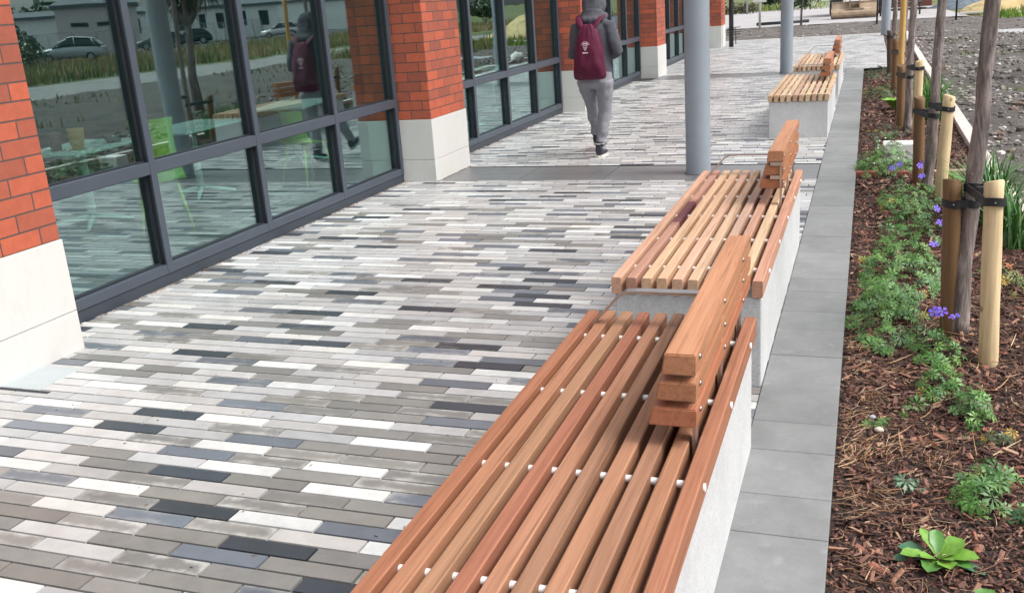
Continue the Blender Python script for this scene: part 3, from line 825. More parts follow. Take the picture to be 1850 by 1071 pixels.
# ================================================================== BENCHES
BL, X0, X1 = 2.77, -1.088, -0.400
RODS = [0.30, 0.86, 1.42, 1.98, 2.54]
UPR = [1.64, 2.16, 2.68]
SPC = {}
def bench(y0, dx, label, tones, seed, stained=None, bz=0.0, by=0.0):
    rr = random.Random(seed)
    t = empty("bench", (dx, y0, 0)); tag(t, label, "bench", "timber and concrete benches along the walkway")
    # concrete base
    g = MB(); g.box(X0 + .012, X1 - .004, 0.012, BL - .13, -0.01, 0.418, (1, 1, 1), 0.008)
    g.build("concrete_base", M['bench_concrete'], t)
    # ten slats
    g = MB(); W, P = 0.0455, (X1 - X0 - 0.0455) / 9
    for i in range(10):
        c = tones[i % len(tones)]; j = 1 + .12 * (rr.random() - .5)
        c = tuple(q * j for q in c)
        x = X0 + i * P; e0, e1 = rr.uniform(-.004, .004), rr.uniform(-.004, .004)
        m = Matrix.Translation((0, 0, rr.uniform(-.0015, .0015)))
        ks = [0, .25, .5, .75, 1]
        if stained == i: ks = [0, .34, .385, .41, .45, .50, .56, .60, .615, .635, 1]
        q_ = .0035
        sec = [(x + q_, .421), (x + W - q_, .421), (x + W, .421 + q_), (x + W, .50 - q_), (x + W - q_, .50), (x + q_, .50), (x, .50 - q_), (x, .421 + q_)]
        n0 = len(g.v)
        for kk_ in ks:
            g.v += [tuple(m @ Vector((p[0], e0 + (BL + e1 - e0) * kk_, p[1]))) for p in sec]
        for a in range(len(ks) - 1):
            mid = (ks[a] + ks[a + 1]) / 2; cc = c
            if stained == i:
                f_ = max(0.0, min(1.0, min((mid - .385) / .05, (.635 - mid) / .03)))
                cc = tuple(c[q] * (1 - f_) + (.115, .035, .04)[q] * f_ for q in range(3))
            for b in range(8):
                g.idx((n0 + a * 8 + (b + 1) % 8, n0 + a * 8 + b, n0 + (a + 1) * 8 + b, n0 + (a + 1) * 8 + (b + 1) % 8), cc)
        g.idx([n0 + b for b in range(8)], c); g.idx([n0 + (len(ks) - 1) * 8 + b for b in range(8)][::-1], c)
    g.build("seat", M['wood'], t)
    # spacer rods between the slats, with a cap outside the last one
    for yy in RODS:
        for i in range(9):
            if not SPC:
                g = MB(); g.tube([(-.003, 0, 0), (P - W + .003, 0, 0)], .0108, 12, cap=False); SPC['a'] = g.build("spacer", M['white_plastic'], t)
                g = MB(); g.tube([(-.003, 0, 0), (.006, 0, 0)], .0115, 14); SPC['b'] = g.build("rod_cap", M['white_plastic'], t)
                SPC['a'].location = (X0 + i * P + W, yy, .4665); SPC['b'].location = (X1, yy, .463); continue
            c_ = SPC['a'].copy(); COL.objects.link(c_); c_.parent = t; c_.location = (X0 + i * P + W, yy, .4665)
        if not (t.name == "bench" and yy == RODS[0]):
            c_ = SPC['b'].copy(); COL.objects.link(c_); c_.parent = t; c_.location = (X1, yy, .463)
    # backrest: three boards, wider towards the seat
    BT = [(0.405, 0.196, 0.112), (0.37, 0.165, 0.088), (0.36, 0.15, 0.078)]
    xr = -0.442
    ya, yb = 1.57 + by, 2.95 + by
    boards = ((0.722 + bz, 0.786 + bz, 0.088, 0.098), (0.643 + bz, 0.700 + bz, 0.106, 0.117), (0.564 + bz, 0.620 + bz, 0.126, 0.140))
    bo = []
    for bi, (z0, z1, wt, wb) in enumerate(boards):
        g = MB(); bm = bmesh.new()
        pr = [(xr - wb, z0), (xr - .002, z0), (xr, z1), (xr - wt, z1)]
        vs = [[bm.verts.new((p[0], yy, p[1])) for p in pr] for yy in (ya, yb)]
        bm.faces.new(vs[0]); bm.faces.new(vs[1][::-1])
        for q in range(4): bm.faces.new((vs[0][q], vs[1][q], vs[1][(q + 1) % 4], vs[0][(q + 1) % 4]))
        bmesh.ops.recalc_face_normals(bm, faces=bm.faces[:])
        bmesh.ops.bevel(bm, geom=bm.edges[:], offset=0.004, segments=2, affect='EDGES')
        g.add_bm(bm, tuple(q * (1 + .08 * (rr.random() - .5)) for q in BT[bi]))
        o = g.build("backrest_board", M['wood'], t); bo.append(o)
        for yy in UPR:
            h = MB()
            h.ball((xr + .001, yy, (z0 + z1) / 2 + .004), .0045, .009, .009, sub=2)
            h.build("bolt", M['steel'], o)
    for yy in UPR:
        g = MB(); g.box(xr - .020, xr - .010, yy - .024, yy + .024, 0.30, 0.7215 + bz, (1, 1, 1), .001)
        for (z0, z1) in ((.6205 + bz, .6425 + bz), (.7005 + bz, .7215 + bz)):
            g.box(xr - .075, xr - .0205, yy - .02, yy + .02, z0, z1)
        g.build("backrest_support", M['arm_steel'], t)
    # armrest: bent flat bar across the seat at the far end
    pts = [(X0 + .061, .40), (X0 + .061, .47), (X0 + .075, .51), (X0 + .17, .615), (X0 + .205, .634), (X0 + .24, .637), (xr - .115, .637)]
    g = MB(); th = .005; ys_ = (2.60, 2.645)
    P3 = [Vector((p[0], 0, p[1])) for p in pts]; rs = []
    for q, p in enumerate(P3):
        tt = (P3[min(q + 1, len(P3) - 1)] - P3[max(q - 1, 0)]).normalized(); nn = Vector((-tt.z, 0, tt.x))
        rs.append([p + nn * th + Vector((0, ys_[0], 0)), p + nn * th + Vector((0, ys_[1], 0)), p - nn * th + Vector((0, ys_[1], 0)), p - nn * th + Vector((0, ys_[0], 0))])
    g.rings(rs, smooth=False)
    g.build("armrest", M['arm_steel'], t)
    return t
TA = [tuple(q * f for q, f in zip(c, (.80, .84, .84))) for c in [(0.39, 0.155, 0.085), (0.41, 0.185, 0.105), (0.42, 0.215, 0.125), (0.36, 0.14, 0.085), (0.44, 0.205, 0.122), (0.36, 0.18, 0.108), (0.44, 0.21, 0.122), (0.35, 0.17, 0.103), (0.41, 0.19, 0.108), (0.38, 0.155, 0.09)]]
TB = [(0.50, 0.29, 0.195), (0.40, 0.215, 0.155), (0.55, 0.36, 0.225), (0.56, 0.355, 0.225), (0.52, 0.32, 0.22), (0.56, 0.37, 0.245), (0.46, 0.295, 0.215), (0.47, 0.265, 0.18), (0.56, 0.385, 0.245), (0.45, 0.235, 0.16)]
TC = [(0.52, 0.36, 0.235), (0.50, 0.33, 0.21), (0.58, 0.43, 0.28), (0.55, 0.40, 0.26), (0.46, 0.29, 0.20), (0.52, 0.37, 0.25), (0.59, 0.44, 0.28), (0.50, 0.33, 0.23), (0.56, 0.42, 0.27), (0.51, 0.35, 0.22)]
bench(0.93, 0.024, "orange-brown slatted bench nearest the camera, running out of the bottom of the view", TA, 1)
bench(4.19, 0.0, "pinkish slatted bench with a dark purple stain on one slat, second from the camera", TB, 2, 1, .03, .06)
bench(11.87, -0.004, "tan slatted bench whose bare concrete end faces the camera beyond the thick column", TC, 3)
bench(16.05, -0.004, "farthest tan slatted bench, beside the second grey column", TC, 4)

# ================================================================== TREES AND STAKES
def leaf_cluster(mb, c, n, rad, size, cols, flat=0.75):
    for _ in range(n):
        d = Vector((rnd.gauss(0, 1), rnd.gauss(0, 1), rnd.gauss(0, flat)))
        if d.length > 2.2: d *= 2.2 / d.length
        p = Vector(c) + d * rad * .5
        nrm = Vector((rnd.gauss(0, .6), rnd.gauss(0, .6), 1)).normalized()
        u = nrm.orthogonal().normalized(); u = Matrix.Rotation(rnd.uniform(0, 6.28), 3, nrm) @ u; v_ = nrm.cross(u)
        s_ = size * rnd.uniform(.6, 1.3)
        mb.face([p - u * s_, p - u * s_ * .2 + v_ * s_ * .45, p + u * s_, p - u * s_ * .2 - v_ * s_ * .45 + nrm * s_ * .1], rnd.choice(cols))
LG = [(0.05, 0.10, 0.02), (0.075, 0.14, 0.03), (0.035, 0.075, 0.018), (0.10, 0.16, 0.04)]
def young_tree(x, y, x2, zref, r, label, seed, H=4.2):
    t = empty("tree", (x, y, -0.05)); tag(t, label, "tree", "young trees staked in the planting bed")
    rr = random.Random(seed); g = MB(); pts = []; rad = []
    dx = (x2 - x) / zref
    for q in range(46):
        z = q * H / 45
        wob = 0.0045 * math.sin(z * 5 + seed) + 0.003 * math.sin(z * 13 + 2 * seed)
        pts.append((dx * z + wob, .004 * math.sin(z * 7 + seed), z)); rad.append(r * (1.13 - .28 * z / 1.7 if z < 1.7 else max(.35, .85 - .17 * (z - 1.7))) * (1 + .045 * math.sin(z * 9 + seed * 2) + .03 * rr.random()) * (1.25 if q == 0 else 1.08 if q == 1 else 1))
    g.tube(pts, rad, 18, jit=.17, seed=seed)
    for zz in (1.05, 1.32, .55, 1.2, .85):                  # knots where side shoots were pruned
        a = rr.uniform(0, 6.28); g.ball((dx * zz + r * .8 * math.cos(a), r * .8 * math.sin(a), zz), r * .28, r * .28, r * .35, sub=1)
    g.build("trunk", M['bark'], t)
    cr = MB()
    for q in range(9):
        a = q * 2.4 + rr.random(); z = 2.3 + q * .2; L = rr.uniform(.5, .9) * (1.2 - .06 * q)
        e = Vector((dx * z + L * math.cos(a), L * math.sin(a), z + L * .8))
        b = MB(); b.tube([(dx * z, 0, z), tuple((Vector((dx * z, 0, z)) + e) / 2 + Vector((0, 0, -.04))), tuple(e)], [.014, .01, .005], 6); b.build("limb", M['bark'], t)
        leaf_cluster(cr, e, 70, .55, .05, LG); leaf_cluster(cr, (e + Vector((dx * z, 0, z))) / 2, 30, .4, .05, LG)
    leaf_cluster(cr, (dx * H, 0, H), 80, .6, .05, LG)
    cr.build("crown", M['leaf'], t)
def stake(x, y, x2, y2, h, r, mat, label, seed, slant=.012):
    g = MB(); rr = random.Random(seed); n = 22; rs = []
    N = 14
    for q in range(N + 1):
        f = q / N; rs.append([Vector((x2 * f + (r * (1 - .05 * f) + .0012 * math.sin(4 * t + q)) * math.cos(t), y2 * f + (r * (1 - .05 * f)) * math.sin(t), -.12 + (h + .12) * f + (slant * math.cos(t + seed) if q == N else 0))) for t in [i * 2 * math.pi / n for i in range(n)]])
    top = rs[-1]; ctr = sum(top, Vector()) / n
    rs.append([ctr + (p - ctr) * .86 + Vector((0, 0, .006)) for p in top])
    g.rings(rs)
    for f in g.f[-2:]: pass
    o = g.build("tree_stake", mat, loc=(x, y, 0)); tag(o, label, "stake", "round timber stakes beside the young trees")
    return o
def strap(label, tp, tr, sp, sr, z, seed=0):
    """rubber tie: a band round the stake, a spacer block, a band round the trunk"""
    tp, sp = Vector((*tp, 0)), Vector((*sp, 0))
    d = (sp - tp); L = d.length; u = d / L; p = Vector((-u.y, u.x, 0))
    root = empty("tree_tie", (tp.x, tp.y, z)); tag(root, label, "tree tie", "black rubber ties holding trees to stakes")
    hgt = .019
    def band(c, r, gap_dir):
        rs = []
        for q in range(33):
            a = math.atan2(gap_dir.y, gap_dir.x) + q * 2 * math.pi / 32
            e = Vector((math.cos(a), math.sin(a), 0)); dz = .004 * math.sin(q * .4 + seed)
            rs.append([c + e * (r + .001) + Vector((0, 0, -hgt + dz)), c + e * (r + .007) + Vector((0, 0, -hgt + dz)), c + e * (r + .007) + Vector((0, 0, hgt + dz)), c + e * (r + .001) + Vector((0, 0, hgt + dz))])
        return rs
    g = MB(); g.rings(band(Vector(), tr, u), cap=False, smooth=False); g.rings(band(d, sr, -u), cap=False, smooth=False)
    # the two straight runs from stake to trunk
    for s_ in (-1, 1):
        a_, b_ = p * s_ * tr * .96, d + p * s_ * sr * .96
        n_ = (b_ - a_).normalized(); o_ = Vector((-n_.y, n_.x, 0)) * .003 * s_
        g.rings([[q - o_ + Vector((0, 0, -hgt)), q + o_ + Vector((0, 0, -hgt)), q + o_ + Vector((0, 0, hgt)), q - o_ + Vector((0, 0, hgt))] for q in (a_, b_)], smooth=False)
    g.build("strap", M['rubber'], root)
    g = MB(); mid = u * (tr + (L - tr - sr) / 2 + .004)
    mm = Matrix.Translation(mid) @ Matrix.Rotation(math.atan2(u.y, u.x), 4, 'Z')
    w_ = min(.014, max(.009, (L - tr - sr) / 2))
    g.box(-w_, w_, -tr * .95, tr * .6, -hgt - .016, hgt + .016, (1, 1, 1), .004, m=mm)
    g.build("spacer_block", M['rubber'], root)
    g = MB(); g.ball(tuple(d + Vector((0, -sr - .008, 0))), .0045, .003, .0045, sub=1); g.build("nail", M['steel'], root)
young_tree(0.487, 5.15, 0.541, 1.65, 0.038, "young tree trunk nearest the camera, between a brown stake and a pale stake", 3)
stake(0.600, 4.80, -.035, 0.02, 0.82, 0.044, M['stake_pale'], "pale peeled stake in front, right of the nearest tree trunk", 1)
stake(0.452, 5.16, -.035, -.02, 0.765, 0.046, M['stake_brown'], "brown stake left of the nearest tree trunk with an orange-brown cut top", 2)
strap("black rubber tie from the nearest trunk to the brown stake", (0.509, 5.15), .036, (0.425, 5.145), .045, 0.655, 1)
strap("black rubber tie from the nearest trunk to the pale stake in front", (0.511, 5.15), .036, (0.570, 4.81), .043, 0.735, 2)
young_tree(0.524, 8.85, 0.556, 1.6, 0.040, "second young tree trunk, rising behind the pale stake beside the white-flecked plant", 5)
stake(0.600, 8.50, .028, 0.05, 0.80, 0.048, M['stake_pale'], "pale stake right of the second tree trunk", 3)
stake(0.468, 9.2, -.028, 0.0, 0.72, 0.048, M['stake_brown'], "brown stake left of the second tree trunk, just past the white block", 4)
strap("black rubber tie from the second trunk to its brown stake", (0.537, 8.85), .042, (0.444, 9.2), .048, 0.61, 3)
strap("black rubber tie from the second trunk to its pale stake", (0.539, 8.85), .042, (0.624, 8.545), .047, 0.70, 4)
young_tree(0.478, 12.5, 0.476, 1.55, 0.040, "third young tree trunk, dark and slim, in the middle of the planting bed", 7)
stake(0.416, 12.9, -.028, 0, 0.70, 0.050, M['stake_brown'], "brown stake left of the third tree trunk", 5)
stake(0.565, 12.2, .0, 0, 0.80, 0.048, M['stake_pale'], "pale stake right of the third tree trunk, partly hidden by the second tree's stake", 6)
strap("black rubber tie from the third trunk to its brown stake", (0.478, 12.5), .04, (0.392, 12.9), .05, 0.60, 5)
strap("black rubber tie from the third trunk to its pale stake", (0.478, 12.5), .04, (0.565, 12.2), .048, 0.72, 6)
stake(0.468, 15.55, -.012, 0, 2.1, 0.043, M['stake_yellow'], "tall yellow stake rising out of the top of the view in the planting bed", 7)
young_tree(0.50, 16.3, 0.51, 1.5, 0.040, "fourth young tree trunk, hidden behind the tall yellow stake", 8)
stake(0.43, 17.0, -.02, 0, 0.78, 0.052, M['stake_brown'], "brown stake just left of the tall yellow stake", 8)
strap("black rubber tie on the brown stake beside the tall yellow stake", (0.50, 16.3), .04, (0.413, 17.0), .052, 0.60, 7)
young_tree(0.43, 20.0, 0.46, 1.5, 0.042, "farthest young tree trunk, thin and dark, beside the leftmost dark stake", 9)
stake(0.40, 19.3, -.035, 0, 0.80, 0.052, M['stake_dark'], "dark stake at the far end of the planting bed, leftmost of the stakes", 9)
strap("black rubber tie from the farthest trunk to the dark stake", (0.438, 20.0), .042, (0.372, 19.3), .052, 0.70, 8)

# ================================================================== PLANTS
def palm_leaf(mb, p, size, nrm, az, col):
    """deeply cut geranium leaf: seven lobes, each with side teeth"""
    nrm = nrm.normalized(); u = nrm.orthogonal().normalized(); u = Matrix.Rotation(az, 3, nrm) @ u; v_ = nrm.cross(u)
    def P(a, r, dz=0): return p + (u * math.cos(a) + v_ * math.sin(a)) * r * size + nrm * dz * size
    for a_, L in ((0, 1.0), (.72, .95), (-.72, .95), (1.42, .8), (-1.42, .8), (2.15, .58), (-2.15, .58)):
        w_ = .17
        mb.face([P(a_, .04, .0), P(a_ - w_ * .9, L * .42, .05), P(a_ - w_ * 1.35, L * .72, .02), P(a_ - w_ * .55, L * .72, 0), P(a_, L, -.10), P(a_ + w_ * .55, L * .72, 0), P(a_ + w_ * 1.35, L * .72, .02), P(a_ + w_ * .9, L * .42, .05)], col)
GG = [(0.05, 0.15, 0.022), (0.07, 0.19, 0.03), (0.095, 0.225, 0.045), (0.04, 0.115, 0.025), (0.085, 0.19, 0.065), (0.13, 0.25, 0.055)]
def flower(root, p, size, tilt):
    g = MB(); c = (0.20, 0.12, 0.70)
    nrm = (Vector((0, -.5, .8)) + tilt).normalized(); u = nrm.orthogonal().normalized(); v_ = nrm.cross(u)
    for q in range(5):
        a = q * 2 * math.pi / 5
        P = lambda b, r, dz: p + (u * math.cos(b) + v_ * math.sin(b)) * r * size + nrm * dz * size
        cc = tuple(x * rnd.uniform(.85, 1.25) for x in c)
        g.face([P(a, .08, 0), P(a - .42, .6, .18), P(a - .40, .9, .2), P(a, 1.0, .15), P(a + .40, .9, .2), P(a + .42, .6, .18)], cc)
    g.ball(tuple(p + nrm * size * .08), size * .14, col=(0.55, 0.5, 0.6), sub=1)
    b = Vector((p.x * .6, p.y * .6, .03)); g.tube([tuple(b), tuple((b + p) / 2 + Vector((.01, 0, .02))), tuple(p)], [.0016, .0014, .001], 4, (0.09, 0.10, 0.04))
    g.build("flower", M['petal'], root)
def geranium(x, y, rx, ry, h, n, label, size=.034, flowers=(), warm=0, white=0, cols=GG, group="leafy plants in the planting bed"):
    t = empty("leafy_plant", (x, y, bed_z(x, y))); tag(t, label, "plant", group)
    g = MB()
    for q in range(int(n * .8)):
        a = rnd.uniform(0, 6.28); rr = math.sqrt(rnd.random())
        X, Y = rx * 1.12 * rr * math.cos(a), ry * 1.08 * rr * math.sin(a)
        if noise2(x + X, y + Y, 9, 13) < -.12 and rnd.random() < .85: continue
        lump = 1 + .75 * noise2(x + X, y + Y, 8, 1)
        top = h * max(.25, (1 - .7 * rr ** 2)) * lump
        z = top * (rnd.uniform(.45, 1.05) if rnd.random() < .75 else rnd.uniform(.1, .6)) + .012
        nrm = Vector((X / rx * .7 + rnd.gauss(0, .5), Y / ry * .7 + rnd.gauss(0, .5) - .15, 1.0))
        c = rnd.choice(cols)
        r_ = rnd.random()
        if r_ < warm: c = rnd.choice([(0.42, 0.26, 0.03), (0.40, 0.12, 0.03), (0.30, 0.26, 0.05)])
        p = Vector((X, Y, z)); s_ = size * 1.4 * rnd.uniform(.65, 1.3)
        palm_leaf(g, p, s_, nrm, rnd.uniform(0, 6.28), c)
        if q % 3 == 0:
            b = Vector((X * .35, Y * .35, 0.0)); g.tube([tuple(b), tuple((b + p) / 2 + Vector((0, 0, .015))), tuple(p)], [.0015, .0013, .001], 3, (0.10, 0.11, 0.045), cap=False)
    g.build("foliage", M['leaf'], t)
    for (fx, fy, fz) in flowers: flower(t, Vector((fx, fy, fz)), .030, Vector((rnd.gauss(0, .3), rnd.gauss(0, .3), 0)))
    if white:
        for _ in range(white):
            g = MB(); a = rnd.uniform(0, 6.28); rr = math.sqrt(rnd.random()) * .8
            g.ball((rx * rr * math.cos(a), ry * rr * math.sin(a), h * (1 - rr * rr) + .03), .011, .011, .008, (0.75, 0.76, 0.68), 1); g.build("flower", M['petal'], t)
    return t
geranium(0.20, 9.80, .25, .45, .30, 620, "bushy green plant with tiny white flowers in front of the white block", .03, white=16)
geranium(0.35, 8.30, .21, .48, .17, 330, "geranium at the foot of the second tree's brown stake with five violet flowers", .032, [(-.12, .32, .25), (-.06, .38, .27), (.09, .34, .26), (.10, .1, .22), (.13, .55, .25)], .03)
geranium(0.34, 7.25, .20, .55, .15, 380, "bright green geranium mound beyond the nearest tree's brown stake, two violet flowers at its edge", .033, [(.16, .05, .20), (.17, -.25, .17)], .02)
geranium(0.24, 6.22, .22, .58, .16, 480, "dense geranium mound midway along the green strip, with one violet flower by the brown stake", .035, [(.19, .10, .19)], .012)
geranium(0.15, 5.30, .17, .52, .17, 430, "geranium clump that spreads closest to the grey kerb beside the nearest tree", .036, (), .012)
geranium(0.375, 4.78, .10, .20, .12, 95, "small geranium with three violet flowers at the foot of the nearest trunk", .034, [(-.02, .10, .21), (.01, .08, .22), (.075, .16, .17)], .02)
geranium(0.35, 4.40, .085, .15, .10, 70, "small geranium clump just in front of the nearest trunk's foot, between two other small clumps", .034, (), .012)
geranium(0.455, 4.12, .075, .15, .12, 90, "rounded geranium clump below the pale front stake", .034, (), .012)
geranium(0.27, 4.09, .10, .10, .05, 22, "low sparse geranium sprig among the tan needles", .036, (), 0)
geranium(0.10, 4.02, .05, .12, .035, 9, "tiny pair of seedlings beside the kerb among the tan needles", .026, (), 0)
geranium(0.45, 3.37, .105, .15, .11, 105, "larger geranium clump by the right edge, just behind the broad-leaved rosette", .036, (), .0)
geranium(0.565, 3.20, .07, .11, .07, 40, "blue-green geranium sprays at the right edge of the view near the front", .036, (), 0, cols=[(0.05, 0.12, 0.055), (0.065, 0.14, 0.06)])
geranium(0.55, 3.85, .12, .06, .05, 34, "thin trailing sprig with a yellow leaf behind the larger front geranium", .022, (), .08, cols=[(0.09, 0.13, 0.06), (0.06, 0.10, 0.04)])
geranium(0.19, 3.40, .04, .03, .03, 4, "lone small bluish leaf sprig on the bark in front of the larger geranium", .034, (), 0, cols=[(0.08, 0.16, 0.09)])
geranium(0.80, 6.1, .12, .3, .10, 70, "yellow-green low plant behind the pale front stake", .03, (), .10, cols=[(0.12, 0.17, 0.03), (0.09, 0.15, 0.03)])
geranium(0.72, 9.3, .10, .18, .12, 55, "lime leaved seedling between the second tree's pale stake and the bricks", .03, (), 0, cols=[(0.16, 0.26, 0.04), (0.12, 0.22, 0.04)])
geranium(0.24, 12.4, .22, .6, .07, 120, "dull low ground-cover plant in the bark beyond the white block", .035, (), .05, cols=[(0.07, 0.09, 0.045), (0.055, 0.075, 0.035)])
geranium(0.22, 16.6, .26, .9, .10, 230, "olive ground-cover patch left of the brown stakes", .04, (), .04, cols=[(0.05, 0.08, 0.025), (0.075, 0.11, 0.03), (0.10, 0.14, 0.04)])
geranium(0.28, 19.8, .30, 1.0, .13, 260, "dark green low shrub at the far corner of the planting bed", .04, (), 0, cols=[(0.03, 0.065, 0.02), (0.045, 0.085, 0.025)])

def blade(mb, p, L, w_, az, lean, col):
    d = Vector((math.cos(az), math.sin(az), 0)); s_ = Vector((-d.y, d.x, 0)); pts = []
    for q in range(6):
        t = q / 5; c = p + d * (lean * L * t ** 1.8) + Vector((0, 0, L * (t - .45 * lean * t ** 2.6)))
        ww = w_ * (1 - t ** 1.6) + .0006
        pts.append((c - s_ * ww, c + Vector((0, 0, -ww * .4)), c + s_ * ww))
    i = mb.verts([q for r_ in pts for q in r_])
    for q in range(5):
        for k_ in (0, 1):
            mb.idx((i + q * 3 + k_, i + q * 3 + k_ + 1, i + q * 3 + k_ + 4, i + q * 3 + k_ + 3), col, smooth=True)
def grass_tuft(x, y, rx, ry, n, L, w_, label, cols, group="grassy clumps in the planting bed"):
    t = empty("grass_clump", (x, y, -.05)); tag(t, label, "grass clump", group)
    g = MB()
    for _ in range(n):
        a = rnd.uniform(0, 6.28); r_ = math.sqrt(rnd.random())
        blade(g, Vector((rx * r_ * math.cos(a), ry * r_ * math.sin(a), 0)), L * rnd.uniform(.55, 1.1), w_ * rnd.uniform(.7, 1.2), rnd.uniform(0, 6.28), rnd.uniform(.15, .95), tuple(c * rnd.uniform(.8, 1.2) for c in rnd.choice(cols)))
    g.build("blades", M['leaf'], t)
GB = [(0.05, 0.15, 0.025), (0.075, 0.20, 0.04), (0.04, 0.12, 0.03), (0.12, 0.24, 0.07)]
grass_tuft(0.88, 7.95, .14, .42, 260, .56, .011, "arching broad-bladed grassy clump at the right edge behind the pale front stake", GB)
grass_tuft(0.97, 7.15, .10, .3, 170, .50, .010, "smaller arching grassy clump at the right edge in front of the tall one", GB)
grass_tuft(0.80, 13.9, .14, .7, 700, .62, .006, "fine feathery bright green grass between the third tree's stakes and the pale edging", [(0.05, 0.17, 0.02), (0.08, 0.23, 0.03)])
def ovate(mb, p, L, w_, az, rise, col, curl=.5):
    d = Vector((math.cos(az), math.sin(az), 0)); s_ = Vector((-d.y, d.x, 0)); rows = []
    for q in range(9):
        t = q / 8
        c = p + d * (L * t * math.cos(rise * (1 - curl * t))) + Vector((0, 0, L * (math.sin(rise) * t - curl * .45 * t * t)))
        ww = w_ * max(.12, (math.sin(math.pi * min(1, (t * .95 + .02)) ** 1.7) ** .8)) * (1 + .14 * math.sin(q * 4 + az * 3))
        if q == 8: ww = .001
        rows.append([c - s_ * ww + Vector((0, 0, ww * .28)), c - s_ * ww * .5 + Vector((0, 0, ww * .06)), c, c + s_ * ww * .5 + Vector((0, 0, ww * .06)), c + s_ * ww + Vector((0, 0, ww * .28))])
    i = mb.verts([q for r_ in rows for q in r_])
    for q in range(8):
        for k_ in range(4):
            mb.idx((i + q * 5 + k_, i + q * 5 + k_ + 1, i + q * 5 + k_ + 6, i + q * 5 + k_ + 5), col, smooth=True)
def rosette(x, y, spec, label):
    t = empty("rosette_plant", (x, y, bed_z(x, y) + .008)); tag(t, label, "plant", "broad-leaved rosettes near the front of the bed")
    for (az, L, w_, rise, c) in spec:
        g = MB(); ovate(g, Vector((0, 0, .0)), L * 1.05, w_ * 1.3, R(az), rise, c); g.build("leaf", M['leaf'], t)
LM, LD, LB = (0.135, 0.285, 0.035), (0.08, 0.205, 0.04), (0.055, 0.14, 0.075)
rosette(0.268, 2.93, [(0, .115, .026, .45, LM), (-25, .10, .02, .35, LD), (-70, .085, .022, .5, LM), (-110, .10, .024, .35, LD), (-165, .115, .021, .45, LM), (165, .12, .024, .35, LB), (125, .10, .015, 1.0, LM), (95, .09, .018, 1.1, LD), (40, .10, .026, .75, LM), (15, .07, .02, .9, LM), (-45, .06, .016, .8, LM), (-15, .135, .018, .15, LB), (185, .135, .019, .15, LB), (-140, .07, .019, .7, LM)], "bright green broad-leaved rosette on the bark near the bottom right corner")
rosette(0.395, 2.66, [(100, .10, .026, .6, LD), (60, .09, .026, .6, LM), (140, .09, .022, .6, LD), (20, .08, .02, .5, LM), (-60, .08, .02, .5, LM), (180, .08, .02, .5, LD), (-120, .08, .02, .5, LM)], "broad-leaved rosette cut off by the bottom edge of the view")
rosette(0.36, 14.6, [(a_, .20, .05, 1.25, (0.16, 0.33, 0.04)) for a_ in (0, 60, 115, 175, 240, 300)], "lime green leafy plant beside the brown stakes beyond the third tree")

# bricks and white block in the bed
for (x, y, label, c) in ((0.03, 9.62, "red brick lying across the bed beside the kerb in front of the bushy plant", 1), (0.30, 9.62, "red brick half hidden under the bushy plant", 1), (0.72, 9.62, "pinkish brick across the bed right of the second tree's stakes", 2), (0.92, 9.62, "pinkish brick across the bed next to the pale edging", 2)):
    g = MB(); g.box(-.105, .105, -.05, .05, -.02, .05, (0.30, 0.105, 0.075) if c == 1 else (0.44, 0.30, 0.25), .006)
    o = g.build("brick", M['stoneset'], loc=(x, y, bed_z(x, y))); o.rotation_euler = (0, 0, rnd.gauss(0, .04)); tag(o, label, "brick", "bricks laid across the planting bed")
g = MB(); g.box(-.155, .155, -.12, .12, -.05, .17, (1, 1, 1), .012)
o = g.build("white_block", M['white_stone'], loc=(0.335, 10.55, -.04)); tag(o, "white stone block behind the bushy plant with white flowers", "stone block")
g = MB(); g.ball((0, 0, .16), .19, .17, .18, sub=3, jit=.25, seed=3)
o = g.build("white_bag", M['white_stone'], loc=(0.95, 29.2, -.05)); tag(o, "rounded white bag on the ground beyond the farthest stakes", "bag")
for (x, y, r_, c, lb) in ((0.075, 4.03, .016, (0.36, 0.38, 0.42), "smooth grey pebble by the kerb among the tan needles"), (0.10, 3.90, .02, (0.55, 0.48, 0.40), "pale cream pebble by the kerb beside the grey one")):
    g = MB(); g.ball((0, 0, r_ * .4), r_, r_ * .8, r_ * .6, c, 2, .2, 4); o = g.build("pebble", M['stoneset'], loc=(x, y, bed_z(x, y) + .012)); tag(o, lb, "pebble")

# ================================================================== PERSON
per = empty("person", (-2.87, 10.70, 0))
tag(per, "person walking away in a dark grey hooded top, hood up, and grey joggers", "person")
HIPR, KNR, ANR = (.095, -.01, .93), (.088, .03, .50), (.035, -.03, .085)
HIPL, KNL, ANL = (-.095, .01, .93), (-.105, .22, .55), (-.15, .53, .16)
SHR, ELR, WRR = (.175, -.02, 1.46), (.272, -.03, 1.17), (.13, .20, 1.10)
SHL, ELL, WRL = (-.165, -.02, 1.45), (-.232, -.03, 1.155), (-.11, .21, 1.10)
def lerp(a, b, t): return tuple(a[i] + (b[i] - a[i]) * t for i in range(3))
b = MB()
